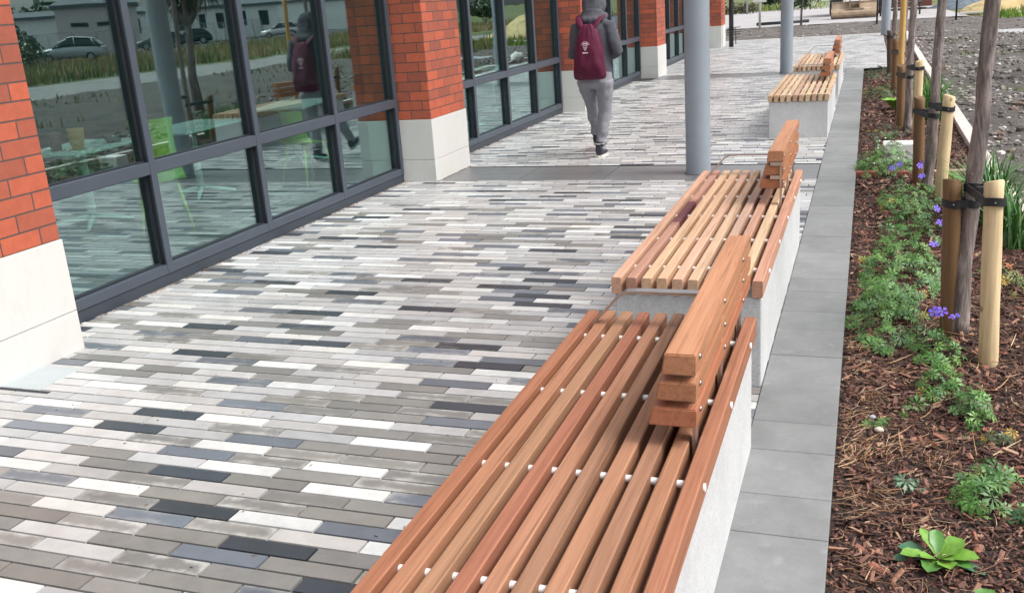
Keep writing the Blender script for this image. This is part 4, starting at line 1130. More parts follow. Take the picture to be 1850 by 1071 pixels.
# trunk of the body, neck, head
b.tube([(0, 0, .86), (0, 0, .98), (0, .01, 1.12), (0, 0, 1.28), (0, -.01, 1.40), (0, 0, 1.47)], [(.155, .11), (.165, .115), (.14, .10), (.16, .115), (.165, .10), (.08, .07)], 20, ref=(1, 0, 0))
b.tube([(0, .0, 1.44), (0, .03, 1.52), (0, .045, 1.60)], [.065, .058, .058], 14)
b.ball((0, .055, 1.672), .077, .098, .118, sub=3)
b.ball((0, .15, 1.655), .014, .022, .024, sub=2)                       # nose
b.ball((0, .125, 1.59), .045, .035, .035, sub=2)                       # chin
for s_ in (-1, 1):
    b.ball((s_ * .078, .05, 1.66), .012, .022, .032, sub=2)            # ear
for h, k_, a in ((HIPR, KNR, ANR), (HIPL, KNL, ANL)):
    b.tube([h, lerp(h, k_, .5), k_, lerp(k_, a, .35), a], [.085, .075, .055, .052, .035], 14)
    b.ball((a[0], a[1] + .05, a[2] - .035), .035, .10, .035, sub=2)
for s_, e_, w_ in ((SHR, ELR, WRR), (SHL, ELL, WRL)):
    b.tube([s_, lerp(s_, e_, .5), e_, lerp(e_, w_, .4), w_], [.055, .046, .040, .038, .027], 12)
    sd_ = 1 if s_[0] > 0 else -1
    # hand: palm, four unequal bent fingers, a thumb from its side
    P0_ = Vector(w_); dr = Vector((-sd_ * .62, .75, .05)).normalized(); up_ = Vector((0, 0, 1)); ac = dr.cross(up_).normalized()
    b.tube([tuple(P0_), tuple(P0_ + dr * .04), tuple(P0_ + dr * .09)], [(.02, .028), (.016, .042), (.014, .040)], 10, ref=tuple(ac))
    for f, L in enumerate((.072, .082, .076, .06)):
        r0 = P0_ + dr * .085 + up_ * (.030 - .02 * f)
        b.tube([tuple(r0), tuple(r0 + dr * L * .45), tuple(r0 + dr * L * .75 - ac * sd_ * -.022), tuple(r0 + dr * L * .8 - ac * sd_ * -.05)], [.0095, .009, .008, .006], 8)
    r0 = P0_ + dr * .03 + up_ * .03
    b.tube([tuple(r0), tuple(r0 + dr * .03 + up_ * .035), tuple(r0 + dr * .065 + up_ * .045)], [.012, .010, .007], 8)
remeshed(b.build("body", M['skin'], per), .0085, 2)
# joggers
b = MB()
b.tube([(0, 0, .78), (0, -.008, .84), (0, -.008, .93), (0, 0, 1.0), (0, 0, 1.04)], [(.13, .10), (.198, .145), (.195, .142), (.178, .125), (.17, .12)], 24, ref=(1, 0, 0))
for h, k_, a, sd_ in ((HIPR, KNR, ANR, 1), (HIPL, KNL, ANL, -1)):
    h2 = (h[0] + .012 * sd_, h[1] - .01, .86)
    b.tube([h2, lerp(h2, k_, .3), lerp(h2, k_, .65), k_, lerp(k_, a, .3), lerp(k_, a, .55), lerp(k_, a, .72), lerp(k_, a, .80), lerp(k_, a, .87), lerp(k_, a, .94), lerp(k_, a, 1.02)],
           [.108, .102, .086, .075, .073, .066, .058, .065, .050, .058, .047], 18, jit=.05, seed=4 + sd_)
jo = remeshed(b.build("joggers", M['trouser'], per), .011, 3)
for v_ in jo.data.vertices:                        # creases, strongest at knee and ankle
    c = v_.co; n_ = v_.normal if hasattr(v_, 'normal') else Vector((0, 0, 0))
    amp = .004 + (.008 if c.z < .42 else 0) + (.004 if .62 < c.z < .85 else 0)
    v_.co = c + n_ * amp * (noise.noise(Vector((c.x * 7, c.y * 7, c.z * 17))) + .6 * noise.noise(Vector((c.x * 11 + c.z * 14, c.y * 11, c.z * 12 - c.x * 20))))
# hooded top
b = MB()
b.tube([(0, 0, .90), (0, 0, .93), (0, 0, 1.05), (0, .005, 1.18), (0, 0, 1.32), (0, -.01, 1.42), (0, -.005, 1.50), (0, .02, 1.545)], [(.18, .135), (.192, .145), (.188, .145), (.185, .14), (.20, .14), (.202, .125), (.125, .095), (.085, .085)], 26, ref=(1, 0, 0))
for s_, e_, w_ in ((SHR, ELR, WRR), (SHL, ELL, WRL)):
    b.tube([lerp(s_, (0, 0, 1.47), .25), s_, lerp(s_, e_, .5), lerp(s_, e_, .85), e_, lerp(e_, w_, .2), lerp(e_, w_, .6), lerp(e_, w_, .92)], [.072, .082, .074, .066, .068, .066, .056, .042], 16, jit=.05, seed=3)
# hood: a shell round the head, open towards the front, with a roll of cloth at the nape
rs = []
for q in range(11):
    t = q / 10
    y_ = -.085 + .235 * t
    w2 = .125 * math.sqrt(max(.02, 1 - (1 - min(1, t * 1.9 + .12)) ** 2)); h2 = .155 * math.sqrt(max(.02, 1 - (1 - min(1, t * 1.8 + .12)) ** 2))
    rs.append([Vector((w2 * math.cos(a), y_, 1.668 + h2 * math.sin(a) * (1 if math.sin(a) > 0 else .95))) for a in [i * 2 * math.pi / 24 for i in range(24)]])
rs2 = [[Vector((p.x * .86, .15, 1.668 + (p.z - 1.668) * .86)) for p in rs[-1]], [Vector((p.x * .80, .06, 1.668 + (p.z - 1.668) * .80)) for p in rs[-1]]]
b.rings(rs + rs2)
b.tube([(-.135, .06, 1.555), (-.12, -.04, 1.535), (-.06, -.098, 1.515), (0, -.115, 1.505), (.06, -.098, 1.515), (.12, -.04, 1.535), (.135, .06, 1.555)], [.034, .04, .044, .046, .044, .04, .034], 12)
b.tube([(0, -.05, 1.50), (0, -.02, 1.60)], [(.15, .085), (.115, .085)], 18, ref=(1, 0, 0))
ho = remeshed(b.build("hooded_top", M['hoodie'], per), .011, 3)
for v_ in ho.data.vertices:
    c = v_.co; n_ = v_.normal
    arm = abs(c.x) > .19 and c.z < 1.4
    amp = .0045 + (.006 if arm else 0) + (.004 if c.z > 1.5 else 0) + (.004 if c.z < 1.0 else 0)
    v_.co = c + n_ * amp * (noise.noise(Vector((c.x * 9, c.y * 9, c.z * 16))) + .6 * noise.noise(Vector((c.x * 17 + c.z * 9, c.y * 15, c.z * 15 - c.x * 14))))
# shoes: canvas upper over a pale sole
def shoe(a, pitch, yaw):
    m = Matrix.Translation((a[0], a[1], a[2])) @ Matrix.Rotation(yaw, 4, 'Z') @ Matrix.Rotation(pitch, 4, 'X')
    u_ = MB(); rs = []
    prof = [(-.075, .034, .005, .10), (-.06, .044, .0, .115), (-.02, .046, .0, .115), (.03, .047, 0, .085), (.08, .050, 0, .062), (.13, .048, 0, .050), (.17, .036, 0, .036), (.19, .016, .004, .022)]
    for (y_, w2, zb, zt) in prof:
        rs.append([m @ Vector((w2 * math.copysign(abs(math.cos(t)) ** .8, math.cos(t)), y_, -.062 + zb + (zt - zb) * (.5 + .5 * math.sin(t)))) for t in [i * math.pi / 8 for i in range(16)]])
    u_.rings(rs)
    u_.tube([tuple(m @ Vector((0, -.022, .04))), tuple(m @ Vector((0, -.02, .095)))], [.05, .048], 16)
    o = u_.build("shoe", M['shoe'], per)
    s2 = MB(); out = [(-.082, .0), (-.07, .04), (-.02, .048), (.05, .049), (.10, .053), (.15, .047), (.185, .028), (.197, 0)]
    loop = [(x_, y_) for (y_, x_) in out] + [(-x_, y_) for (y_, x_) in out[::-1]][1:-1]
    s2.rings([[m @ Vector((x_, y_, zz)) for (x_, y_) in loop] for zz in (-.085, -.058)], smooth=False)
    s2.build("sole", M['sole'], o)
    h_ = MB(); h_.tube([tuple(m @ Vector((-.052, -.03, .07))), tuple(m @ Vector((-.02, -.076, .07))), tuple(m @ Vector((.02, -.076, .07))), tuple(m @ Vector((.052, -.03, .07)))], .006, 6)
    h_.build("cuff_stripe", M['sole'], o)
shoe((.035, -.03, .0865), 0, R(-3)); shoe(ANL, R(22), R(8))

# maroon drawstring bag on the back
bag = empty("backpack", (-2.87 - .012, 10.70, 0))
tag(bag, "maroon drawstring bag with a pale printed crest, worn on the walker's back", "backpack")
b = MB(); rs = []
for z, wx, d_ in ((.885, .155, .045), (.895, .178, .075), (.95, .182, .115), (1.03, .180, .135), (1.12, .172, .135), (1.22, .158, .12), (1.32, .138, .10), (1.40, .112, .075), (1.45, .082, .05), (1.475, .05, .03)):
    ring = []
    for i in range(40):
        t = i * 2 * math.pi / 40
        cx_, cy_ = math.copysign(abs(math.cos(t)) ** .75, math.cos(t)), math.copysign(abs(math.sin(t)) ** .85, math.sin(t))
        pl = (1 if z < 1.3 else .3) * .006 * math.sin(t * 7 + z * 14) + (.008 * math.sin(t * 16) if z > 1.34 else 0)
        dent = -.018 * math.exp(-((z - 1.10) / .03) ** 2) * max(0, -math.sin(t))
        ring.append(Vector(((wx + pl) * cx_, -.165 - .008 + (d_ + pl + dent) * cy_ * (1 if cy_ < 0 else .35), z + .006 * math.sin(t * 5))))
    rs.append(ring)
b.rings(rs)
bo = b.build("bag", M['maroon'], bag)
sb = bo.modifiers.new("s", 'SUBSURF'); sb.levels = sb.render_levels = 1
dg = bpy.context.evaluated_depsgraph_get(); bo.data = bpy.data.meshes.new_from_object(bo.evaluated_get(dg)); bo.modifiers.clear()
for v_ in bo.data.vertices:
    c = v_.co
    v_.co = c + v_.normal * .009 * (noise.noise(Vector((c.x * 9, c.y * 8, c.z * 13 + c.x * 8))) + .6 * noise.noise(Vector((c.x * 20, c.y * 15, c.z * 10 - c.x * 14))))
for s_ in (-1, 1):
    b = MB()
    pts = [(s_ * .05, -.205, 1.40), (s_ * .075, -.190, 1.45), (s_ * .10, -.155, 1.495), (s_ * .125, -.10, 1.535), (s_ * .135, -.03, 1.562), (s_ * .135, .05, 1.545), (s_ * .135, .13, 1.45), (s_ * .15, .16, 1.30)]
    b.tube(pts, [(.022, .010), (.030, .012), (.034, .012), (.034, .011), (.034, .011), (.032, .011), (.03, .010), (.025, .009)], 12, ref=(1, 0, .15))
    b.build("shoulder_strap", M['maroon'], bag)
b = MB(); b.tube([(-.025, -.235, 1.375), (-.02, -.25, 1.34), (.02, -.25, 1.34), (.025, -.235, 1.375)], [(.009, .004)] * 4, 8); b.build("grab_loop", M['maroon'], bag)
# crest print, laid on the bag's own surface
from mathutils.bvhtree import BVHTree
bv = BVHTree.FromPolygons([v_.co for v_ in bo.data.vertices], [tuple(p.vertices) for p in bo.data.polygons])
def proj(x_, z_):
    h_ = bv.ray_cast(Vector((x_, -1.0, z_)), Vector((0, 1, 0)))
    return (h_[0] + Vector((0, -.0025, 0))) if h_[0] else Vector((x_, -.31, z_))
em = MB(); EX, EZ = -.010, 1.245
def patch(poly):
    poly = [(EX + (p[0] - EX) * .74, EZ + (p[1] - EZ) * 1.12) for p in poly]
    c = (sum(p[0] for p in poly) / len(poly), sum(p[1] for p in poly) / len(poly))
    for i in range(len(poly)):
        p, q = poly[i], poly[(i + 1) % len(poly)]
        em.face([proj(*c), proj(*p), proj(*q)])
for q in range(7):                                  # arc of lettering over the shield
    a = math.pi * (.82 - .64 * q / 6); r1, r2, da = .058, .073, .055
    patch([(EX + r * math.cos(a + s_ * da), EZ - .008 + r * math.sin(a + s_ * da) * .80) for r, s_ in ((r1, -1), (r2, -1), (r2, 1), (r1, 1))])
shield = [(-.036, .034), (-.012, .030), (0, .036), (.012, .030), (.036, .034), (.033, 0), (.020, -.026), (0, -.042), (-.020, -.026), (-.033, 0)]
for i in range(len(shield)):                        # outline of the shield
    p, q = shield[i], shield[(i + 1) % len(shield)]
    patch([(EX + p[0], EZ + p[1]), (EX + q[0], EZ + q[1]), (EX + q[0] * .72, EZ + q[1] * .72), (EX + p[0] * .72, EZ + p[1] * .72)])
for (dx, dz) in ((-.011, .010), (.011, .010), (-.008, -.012), (.009, -.012)): patch([(EX + dx + .0075 * math.cos(t), EZ + dz + .0085 * math.sin(t)) for t in [i * math.pi / 3 for i in range(6)]])
for q in range(7): patch([(EX - .042 + q * .0125, EZ - .066), (EX - .042 + q * .0125 + .009, EZ - .066), (EX - .042 + q * .0125 + .009, EZ - .052), (EX - .042 + q * .0125, EZ - .052)])
em.build("crest", M['emblem'], bag)

# ================================================================== BEYOND THE WALKWAY
mach = empty("excavator", (-0.65, 51.6, 0)); tag(mach, "excavator parked on the pale road with its wide muddy bucket resting on the ground", "excavator")
MUD = simple("mud_caked_steel", (0.30, 0.225, 0.155), 0.85, 0, .35, 3, .4, 30)
YEL = simple("machine_paint", (0.03, 0.034, 0.04), .5, 0, .15, 3)
b = MB(); W2 = 1.05
prof = [(-1.55, .70), (-1.80, .42), (-1.98, .37), (-2.10, .27), (-2.12, .16), (-2.04, .05), (-1.88, .0), (-1.45, .02), (-1.15, .12)]
ins = [(p[0] + .03, p[1] + .03) for p in prof]
for q in range(len(prof) - 1):
    for pr, fl in ((prof, 0), (ins, 1)):
        p, r_ = pr[q], pr[q + 1]; f_ = [(-W2, p[0], p[1]), (W2, p[0], p[1]), (W2, r_[0], r_[1]), (-W2, r_[0], r_[1])]
        b.face(f_ if fl else f_[::-1], smooth=True)
for s_ in (-1, 1):
    b.rings([[Vector((s_ * W2, p[0], p[1])) for p in prof], [Vector((s_ * (W2 - .04), p[0], p[1])) for p in prof]], smooth=False)
b.box(-W2, W2, -1.60, -1.52, .66, .74)
b.build("bucket", MUD, mach)
b = MB()
for s_ in (-1, 1): b.box(s_ * .22 - .03, s_ * .22 + .03, -1.95, -1.6, .40, .95)
b.box(-.25, .25, -1.86, -1.76, .62, .70); b.box(-.4, .4, -2.02, -1.92, .38, .43)
b.build("bucket_linkage", MUD, mach)
b = MB(); b.tube([(0, -1.8, .9), (0, -.9, 2.9), (0, 1.0, 3.6), (0, 3.4, 1.7)], [(.16, .16), (.2, .25), (.24, .32), (.24, .3)], 4, smooth=False); b.build("boom", YEL, mach)
for s_ in (-1, 1):
    b = MB(); b.rings([[Vector((s_ * 1.0 + dx, 4.2 + 1.8 * c_[0], .42 + .42 * c_[1])) for c_ in [(max(-1, min(1, 1.25 * math.cos(t))), math.sin(t)) for t in [i * math.pi / 12 for i in range(24)]]] for dx in (-.28, .28)], smooth=False)
    b.build("track", M['rubber'], mach)
b = MB(); b.box(-1.2, 1.2, 2.9, 6.2, .95, 2.0, (1, 1, 1), .1); b.build("body", YEL, mach)
b = MB(); b.box(-1.15, -.2, 3.0, 4.6, 2.0, 3.2, (1, 1, 1), .12); cb = b.build("cab", YEL, mach)
b = MB(); b.box(-1.0, -.35, 2.985, 2.995, 2.15, 3.05); b.build("windscreen", M['win_dark'], cb)

b = MB(); b.box(.95, 3.1, 57.2, 61, .12, 1.5, (1, 1, 1), .05)
RED = simple("red_brown_skip_paint", (0.16, 0.055, 0.042), .7, 0, .25, 1.5)
sk = b.build("skip", RED); tag(sk, "red-brown metal skip standing on the road behind the farthest grey column", "skip")
b = MB(); b.box(.85, 3.2, 57.1, 57.19, 1.42, 1.56); b.build("rim", RED, sk)
for xx in (1.3, 2.6):
    b = MB(); b.box(xx, xx + .12, 57.12, 57.195, .12, 1.41); b.build("rib", RED, sk)
# barrier rail between two black posts
def post(x, y, h, r, mat, label, name="post"):
    g = MB(); g.tube([(x, y, -.1), (x, y, h)], r, 12); o = g.build(name, mat); tag(o, label, name.replace('_', ' '))
    g = MB(); g.tube([(x, y, h), (x, y, h + .015)], [r * 1.15, r * .8], 12); g.build("cap", mat, o)
post(0.30, 42.5, 1.5, .035, M['black_metal'], "thin black post in front of the excavator bucket's right end")
post(3.15, 42.0, 1.5, .035, M['black_metal'], "thin black post standing before the pale road right of the tree trunks")
g = MB(); g.tube([(0.32, 50.2, .52), (2.3, 50.2, .52)], .05, 8)
for xx in (.5, 2.2): g.tube([(xx, 50.2, -.03), (xx, 50.2, .52)], .04, 8)
tag(g.build("barrier", M['black_metal']), "low black barrier rail right of the excavator bucket", "barrier")
post(-4.47, 44.6, 3.2, .055, M['white_stone'], "white post at the near edge of the pale road", "sign_post")
g = MB(); g.box(-4.75, -4.2, 44.52, 44.55, 1.05, 1.5, (1, 1, 1), .01); tag(g.build("sign_plate", M['white_stone']), "white plate high on the white post by the road", "sign")
post(-7.7, 68.5, 4.0, .07, M['galv'], "slim pale pole at the far verge of the road, beyond the black pole", "lamp_pole")
g = MB(); g.tube([(-4.9, 47.4, .04), (-2.6, 47.9, .05)], .07, 10)
tag(g.build("pipe", M['black_metal']), "black pipe lying along the near edge of the pale road", "pipe")
g = MB()
for q in range(4):
    z = .30 + q * .07; g.tube([(-4.28, 32.4, z), (-3.86 + .05 * (q % 3), 32.5, z + .02)], .014, 6)
for xx in (-4.2, -4.0): g.tube([(xx, 32.45, -.05), (xx, 32.45, .52)], .014, 6)
tag(g.build("pipe_rack", M['black_metal']), "low rack of dark bars behind the black pole", "rack")

def bush(x, y, r, h, n, label, cols, leaf=.07, trunk=False, th=0.0, name="bush", group=None):
    t = empty(name, (x, y, -.1)); tag(t, label, name.replace('_', ' '), group)
    g = MB()
    lobes = [(rnd.uniform(-.6, .6) * r, rnd.uniform(-.6, .6) * r, th + h * rnd.uniform(.25, .8), rnd.uniform(.3, .55)) for _ in range(16)]
    for _ in range(n):
        l = rnd.choice(lobes); d = Vector((rnd.gauss(0, 1), rnd.gauss(0, 1), rnd.gauss(0, 1))).normalized() * l[3] * rnd.uniform(.75, 1.05)
        p = Vector((l[0] + d.x * r, l[1] + d.y * r, max(.05, l[2] + d.z * h * .5)))
        nrm = (d + Vector((rnd.gauss(0, .5), rnd.gauss(0, .5), rnd.gauss(.2, .5)))).normalized(); u = nrm.orthogonal().normalized(); v_ = nrm.cross(u); s_ = leaf * rnd.uniform(.6, 1.4)
        g.face([p - u * s_, p + v_ * s_ * .6, p + u * s_, p - v_ * s_ * .6], rnd.choice(cols))
    g.build("crown", M['leaf'], t)
    g = MB(); 
    if trunk: g.tube([(0, 0, 0), (.02, 0, (th + h) * .5), (0, 0, th + h * .7)], [.05, .04, .02], 8)
    else:
        for q in range(5): g.tube([(.1 * math.cos(q * 1.3), .1 * math.sin(q * 1.3), 0), (r * .4 * math.cos(q * 1.3), r * .4 * math.sin(q * 1.3), h * .6)], [.04, .015], 6)
    g.build("trunk", M['bark'], t)
GD = [(0.03, 0.06, 0.025), (0.045, 0.085, 0.03), (0.06, 0.10, 0.04), (0.02, 0.045, 0.02)]
bush(-6.1, 74.5, 2.0, 2.2, 1500, "rounded dark green bush at the far verge left of the second grey column", GD, .12)
bush(-4.4, 76.5, 1.4, 2.4, 900, "smaller dark bush right beside the second grey column at the far verge", GD, .12)
bush(-2.72, 44.2, .55, 1.6, 700, "slim sapling with a dark crown standing between the road and the bare ground", GD, .06, True, .62, "sapling")
for q in range(9):
    bush(-12.5 + q * .62, 70.0 + .3 * noise2(q, 1, .9), .5, .9, 180, "brown-green hedge shrub in the row along the far verge", [(0.10, 0.075, 0.04), (0.07, 0.075, 0.03), (0.05, 0.07, 0.025)], .09, group="hedge shrubs along the far verge", name="hedge_shrub")
# heaps
def heap(x, y, rx, ry, h, mat, name, label, seed):
    g = MB(); N, A = 14, 30; rows = []
    for q in range(N + 1):
        f = q / N; rows.append([Vector((rx * (1 - f) * math.cos(t) * (1 + .15 * noise.noise(Vector((math.cos(t) * 2, math.sin(t) * 2, seed)))), ry * (1 - f) * math.sin(t) * (1 + .15 * noise.noise(Vector((math.cos(t) * 2, math.sin(t) * 2, seed)))), h * (f ** .85) + .12 * h * noise.noise(Vector((math.cos(t) * 3, math.sin(t) * 3, f * 4 + seed))) - .15)) for t in [i * 2 * math.pi / A for i in range(A)]])
    g.rings(rows); o = g.build(name, mat, loc=(x, y, 0)); tag(o, label, name.replace('_', ' ')); return o
SAND = NT("yellow_sand"); v = SAND.coord('Object')
c_ = SAND.ramp(SAND.noise(v, .9, 7, .7), [(.35, (0.42, 0.30, 0.13)), (.55, (0.55, 0.43, 0.22)), (.68, (0.20, 0.16, 0.07)), (.8, (0.40, 0.36, 0.12))])
SAND.col(c_).set(Roughness=.95).bump(SAND.noise(v, 5, 6), .6, .08)
heap(6.9, 49.3, 3.2, 3.0, 1.5, SAND.m, "sand_heap", "yellow sand heap with grassy foot in the top right corner", 2)
heap(4.6, 57.5, 1.9, 1.5, .8, simple("blue_grey_rubble", (0.115, 0.14, 0.17), .9, 0, .4, 4, .6, 9), "rubble_heap", "small blue-grey rubble heap on the pale road beside the black post", 5)
g = MB(); g.box(-.9, .9, -.35, .35, -.05, .1, (0.42, 0.40, 0.37), .02); o = g.build("concrete_slab", M['stoneset'], loc=(6.35, 43.5, 0)); tag(o, "broken pale concrete slab on the grass in front of the sand heap", "slab")
g = MB(); g.box(-.7, .7, -.1, .1, -.02, .06, (0.6, 0.58, 0.55), .01); o = g.build("kerb_stone", M['stoneset'], loc=(4.35, 47.0, 0)); tag(o, "pale kerb stone lying in front of the blue-grey heap", "kerb stone")

# weedy grass: near the sand heap, beyond the road, and the tall strip mirrored in the windows
wg = MB()
WC = [(0.21, 0.23, 0.07), (0.30, 0.28, 0.10), (0.38, 0.31, 0.15), (0.14, 0.18, 0.06), (0.32, 0.22, 0.13)]
def weed(x, y, h, col, zb=-.1):
    for _ in range(3):
        a = rnd.uniform(0, 6.28); dx, dy = math.cos(a), math.sin(a); L = h * rnd.uniform(.6, 1.1); w2 = .02 + .03 * h; ln = rnd.gauss(0, .25) * L
        ox, oy = rnd.gauss(0, .12), rnd.gauss(0, .12)
        c = tuple(q * rnd.uniform(.75, 1.2) for q in col)
        wg.face([(x + ox - dx * w2, y + oy - dy * w2, zb), (x + ox + dx * w2, y + oy + dy * w2, zb), (x + ox + dx * w2 * .5 + dy * ln * .5, y + oy + dy * w2 * .5 - dx * ln * .5, zb + L * .6), (x + ox + dy * ln, y + oy - dx * ln, zb + L)], c)
for _ in range(900):
    x, y = rnd.uniform(4.4, 9), rnd.uniform(41.3, 46.5)
    if x - 4.3 > (rnd.random() ** 1.5) * .6 - .02: weed(x, y, rnd.uniform(.12, .4), rnd.choice(((0.12, 0.24, 0.02), (0.16, 0.28, 0.03), (0.20, 0.27, 0.05))))
for _ in range(1400):
    x, y = rnd.uniform(-22, -2), rnd.uniform(70, 95)
    weed(x, y, rnd.uniform(.15, .45), rnd.choice(((0.12, 0.2, 0.03), (0.18, 0.25, 0.04), (0.24, 0.27, 0.07))))
for _ in range(7500):                               # strip beyond the track, seen only in the glass
    y = 18 + 80 * rnd.random() ** 1.3; x0_ = 21.5 if y < 60 else 21.5 - (y - 60) * .3
    x = x0_ + (17 + .2 * (y - 20)) * rnd.random() ** 1.3
    k_ = noise2(x, y, .13, 3)
    c = WC[2] if k_ > .16 else WC[1] if k_ > -.05 else WC[0] if k_ > -.25 else WC[3]
    if rnd.random() < .3: c = WC[4]
    weed(x, y, rnd.uniform(.22, .62) * (1 + .6 * max(0, noise2(x, y, .25, 8))), c)
for _ in range(1100):
    x, y = rnd.uniform(5.7, 14), rnd.uniform(37, 46)
    weed(x, y, rnd.uniform(.15, .6), rnd.choice(WC[:4]), -.08)
for _ in range(700):
    x, y = rnd.uniform(5.5, 14), rnd.uniform(12, 45)
    if noise2(x, y, .3, 5) > .12: weed(x, y, rnd.uniform(.08, .22), rnd.choice(WC), -.06)
for _ in range(420):
    x, y = rnd.uniform(1.4, 5), rnd.uniform(8, 30)
    if x < .16 * y + .6 and noise2(x, y, .4, 31) > .12: weed(x, y, rnd.uniform(.04, .11), rnd.choice(((0.10, 0.15, 0.04), (0.13, 0.19, 0.06), (0.16, 0.2, 0.08))), -.06)
tag(wg.build("weeds", M['grass']), "tall yellow-green weeds and grass on the waste ground", "weeds", kind="stuff")

# ================================================================== WHAT THE WINDOWS MIRROR (to the right of the camera)
def car(x, y, rz, paint, label, tall=1.0):
    t = empty("parked_car", (x, y, -.06), rz); tag(t, label, "car", "cars parked on the far side of the waste ground")
    def shell(sec, n=14):
        rs = []
        for (yy, hw, zb, zt, ct) in sec:
            rs.append([Vector((hw * math.copysign(abs(math.cos(a)) ** .45, math.cos(a)) * (1 if math.sin(a) < 0 else ct), yy, zb + (zt - zb) * (.5 + .5 * math.copysign(abs(math.sin(a)) ** .5, math.sin(a))))) for a in [i * 2 * math.pi / n + .2 for i in range(n)]])
        return rs
    g = MB(); h = tall
    g.rings(shell([(-2.15, .66, .38, .70 * h, .9), (-2.08, .80, .25, .80 * h, .93), (-1.5, .88, .22, .90 * h, .95), (-.9, .89, .22, .97 * h, .96), (.9, .90, .22, 1.0 * h, .96), (1.8, .88, .24, 1.0 * h, .95), (2.1, .82, .3, .92 * h, .93), (2.18, .7, .4, .85 * h, .9)], 20))
    bd = g.build("body", paint, t)
    g = MB(); g.rings(shell([(-1.0, .80, .9 * h, .98 * h, .9), (-.25, .80, .9 * h, 1.40 * h, .78), (.3, .80, .9 * h, 1.50 * h, .78), (1.3, .80, .9 * h, 1.46 * h, .78), (1.75, .78, .9 * h, 1.28 * h, .8), (2.05, .76, .9 * h, 1.0 * h, .85)], 20))
    cb_ = g.build("cabin", M['win_dark'], t)
    g = MB(); g.rings(shell([(-.12, .58, 1.44 * h, 1.475 * h, .95), (.3, .66, 1.46 * h, 1.535 * h, .95), (1.3, .65, 1.42 * h, 1.495 * h, .95), (1.6, .6, 1.36 * h, 1.42 * h, .95)], 16)); g.build("roof", paint, cb_)
    for s_ in (-1, 1):
        g = MB()
        for (ya, za, yb, zb) in ((-.95, .98, -.15, 1.43), (.42, .96, .42, 1.46), (1.75, 1.0, 1.5, 1.38)):
            g.tube([(s_ * .80, ya, za * h), (s_ * .655, yb, zb * h)], .035, 6)
        g.build("pillar", paint, cb_)
        for yy in (-1.3, 1.3):
            g = MB(); g.tube([(s_ * .70, yy, .32), (s_ * .915, yy, .32)], .33, 22); wl = g.build("wheel", M['rubber'], t)
            g = MB(); g.tube([(s_ * .90, yy, .32), (s_ * .925, yy, .32)], .20, 14); g.build("rim", M['galv'], wl)
        g = MB(); g.ball((s_ * .62, -2.06, .68 * h), .16, .08, .09, sub=2); g.build("headlight", M['white_plastic'], t)
        g = MB(); g.ball((s_ * .93, -.55, 1.0 * h), .09, .05, .07, sub=2); g.build("mirror", paint, t)
    g = MB(); g.box(-.4, .4, -2.165, -2.13, .42, .56, (1, 1, 1), .01); g.build("grille", M['rubber'], t)
def paint(n, c): return simple(n, c, .25, .3, .03, 2)
car(42.6, 54.6, R(62), paint("silver_paint", (.42, .45, .47)), "tall silver car mirrored in the nearest window's first pane", 1.12)
car(44.5, 49.6, R(30), paint("blue_paint", (.03, .055, .14)), "blue car mirrored beside the silver one in the nearest window")
car(44.0, 46.2, R(25), paint("white_paint", (.65, .66, .66)), "white car mirrored at the left edge of the nearest window")
car(52.5, 80.0, R(58), paint("dark_paint", (.03, .033, .04)), "dark car mirrored in front of the white building in the window's second pane")
car(50.0, 73.0, R(50), paint("graphite_paint", (.07, .075, .08)), "graphite car mirrored left of the dark one in the window's second pane")
car(50.0, 92.5, R(62), paint("pale_paint", (.6, .6, .6)), "white car mirrored right of the dark one in the window's second pane")
# temporary mesh fence panels
def fence_panel(x, y, rz):
    t = empty("fence_panel", (x, y, -.1), rz); tag(t, "steel mesh fence panel in the temporary fence across the waste ground", "fence panel", "temporary mesh fence panels")
    g = MB(); pts = [(0, 0, 0), (0, 0, 1.9), (.12, 0, 2.05), (3.3, 0, 2.05), (3.42, 0, 1.9), (3.42, 0, 0)]; g.tube(pts, .025, 6)
    g.tube([(0, 0, .2), (3.42, 0, .2)], .018, 6); g.build("tube_frame", M['galv'], t)
    g = MB()
    for q in range(1, 24): g.tube([(q * .1425, 0, .2), (q * .1425, 0, 2.05)], .004, 3, cap=False)
    for q in range(1, 7): g.tube([(0, 0, .2 + q * .27), (3.42, 0, .2 + q * .27)], .004, 3, cap=False)
    g.build("mesh", M['galv'], t)
    for xx in (0, 3.42):
        g = MB(); g.box(xx - .11, xx + .11, -.35, .35, 0, .13, (1, 1, 1), .02); g.build("foot_block", M['rubber'], t)
    return t
fp = fence_panel(37.2, 34.0, R(72))
fy, fx, fa = 34.0, 37.2, R(72)
for q in range(1, 24):
    fx += 3.5 * math.cos(fa); fy += 3.5 * math.sin(fa)
    c = copy_tree(fp); c.location = (fx, fy, -.1); c.rotation_euler = (0, 0, fa + .03 * math.sin(q * 2.1))
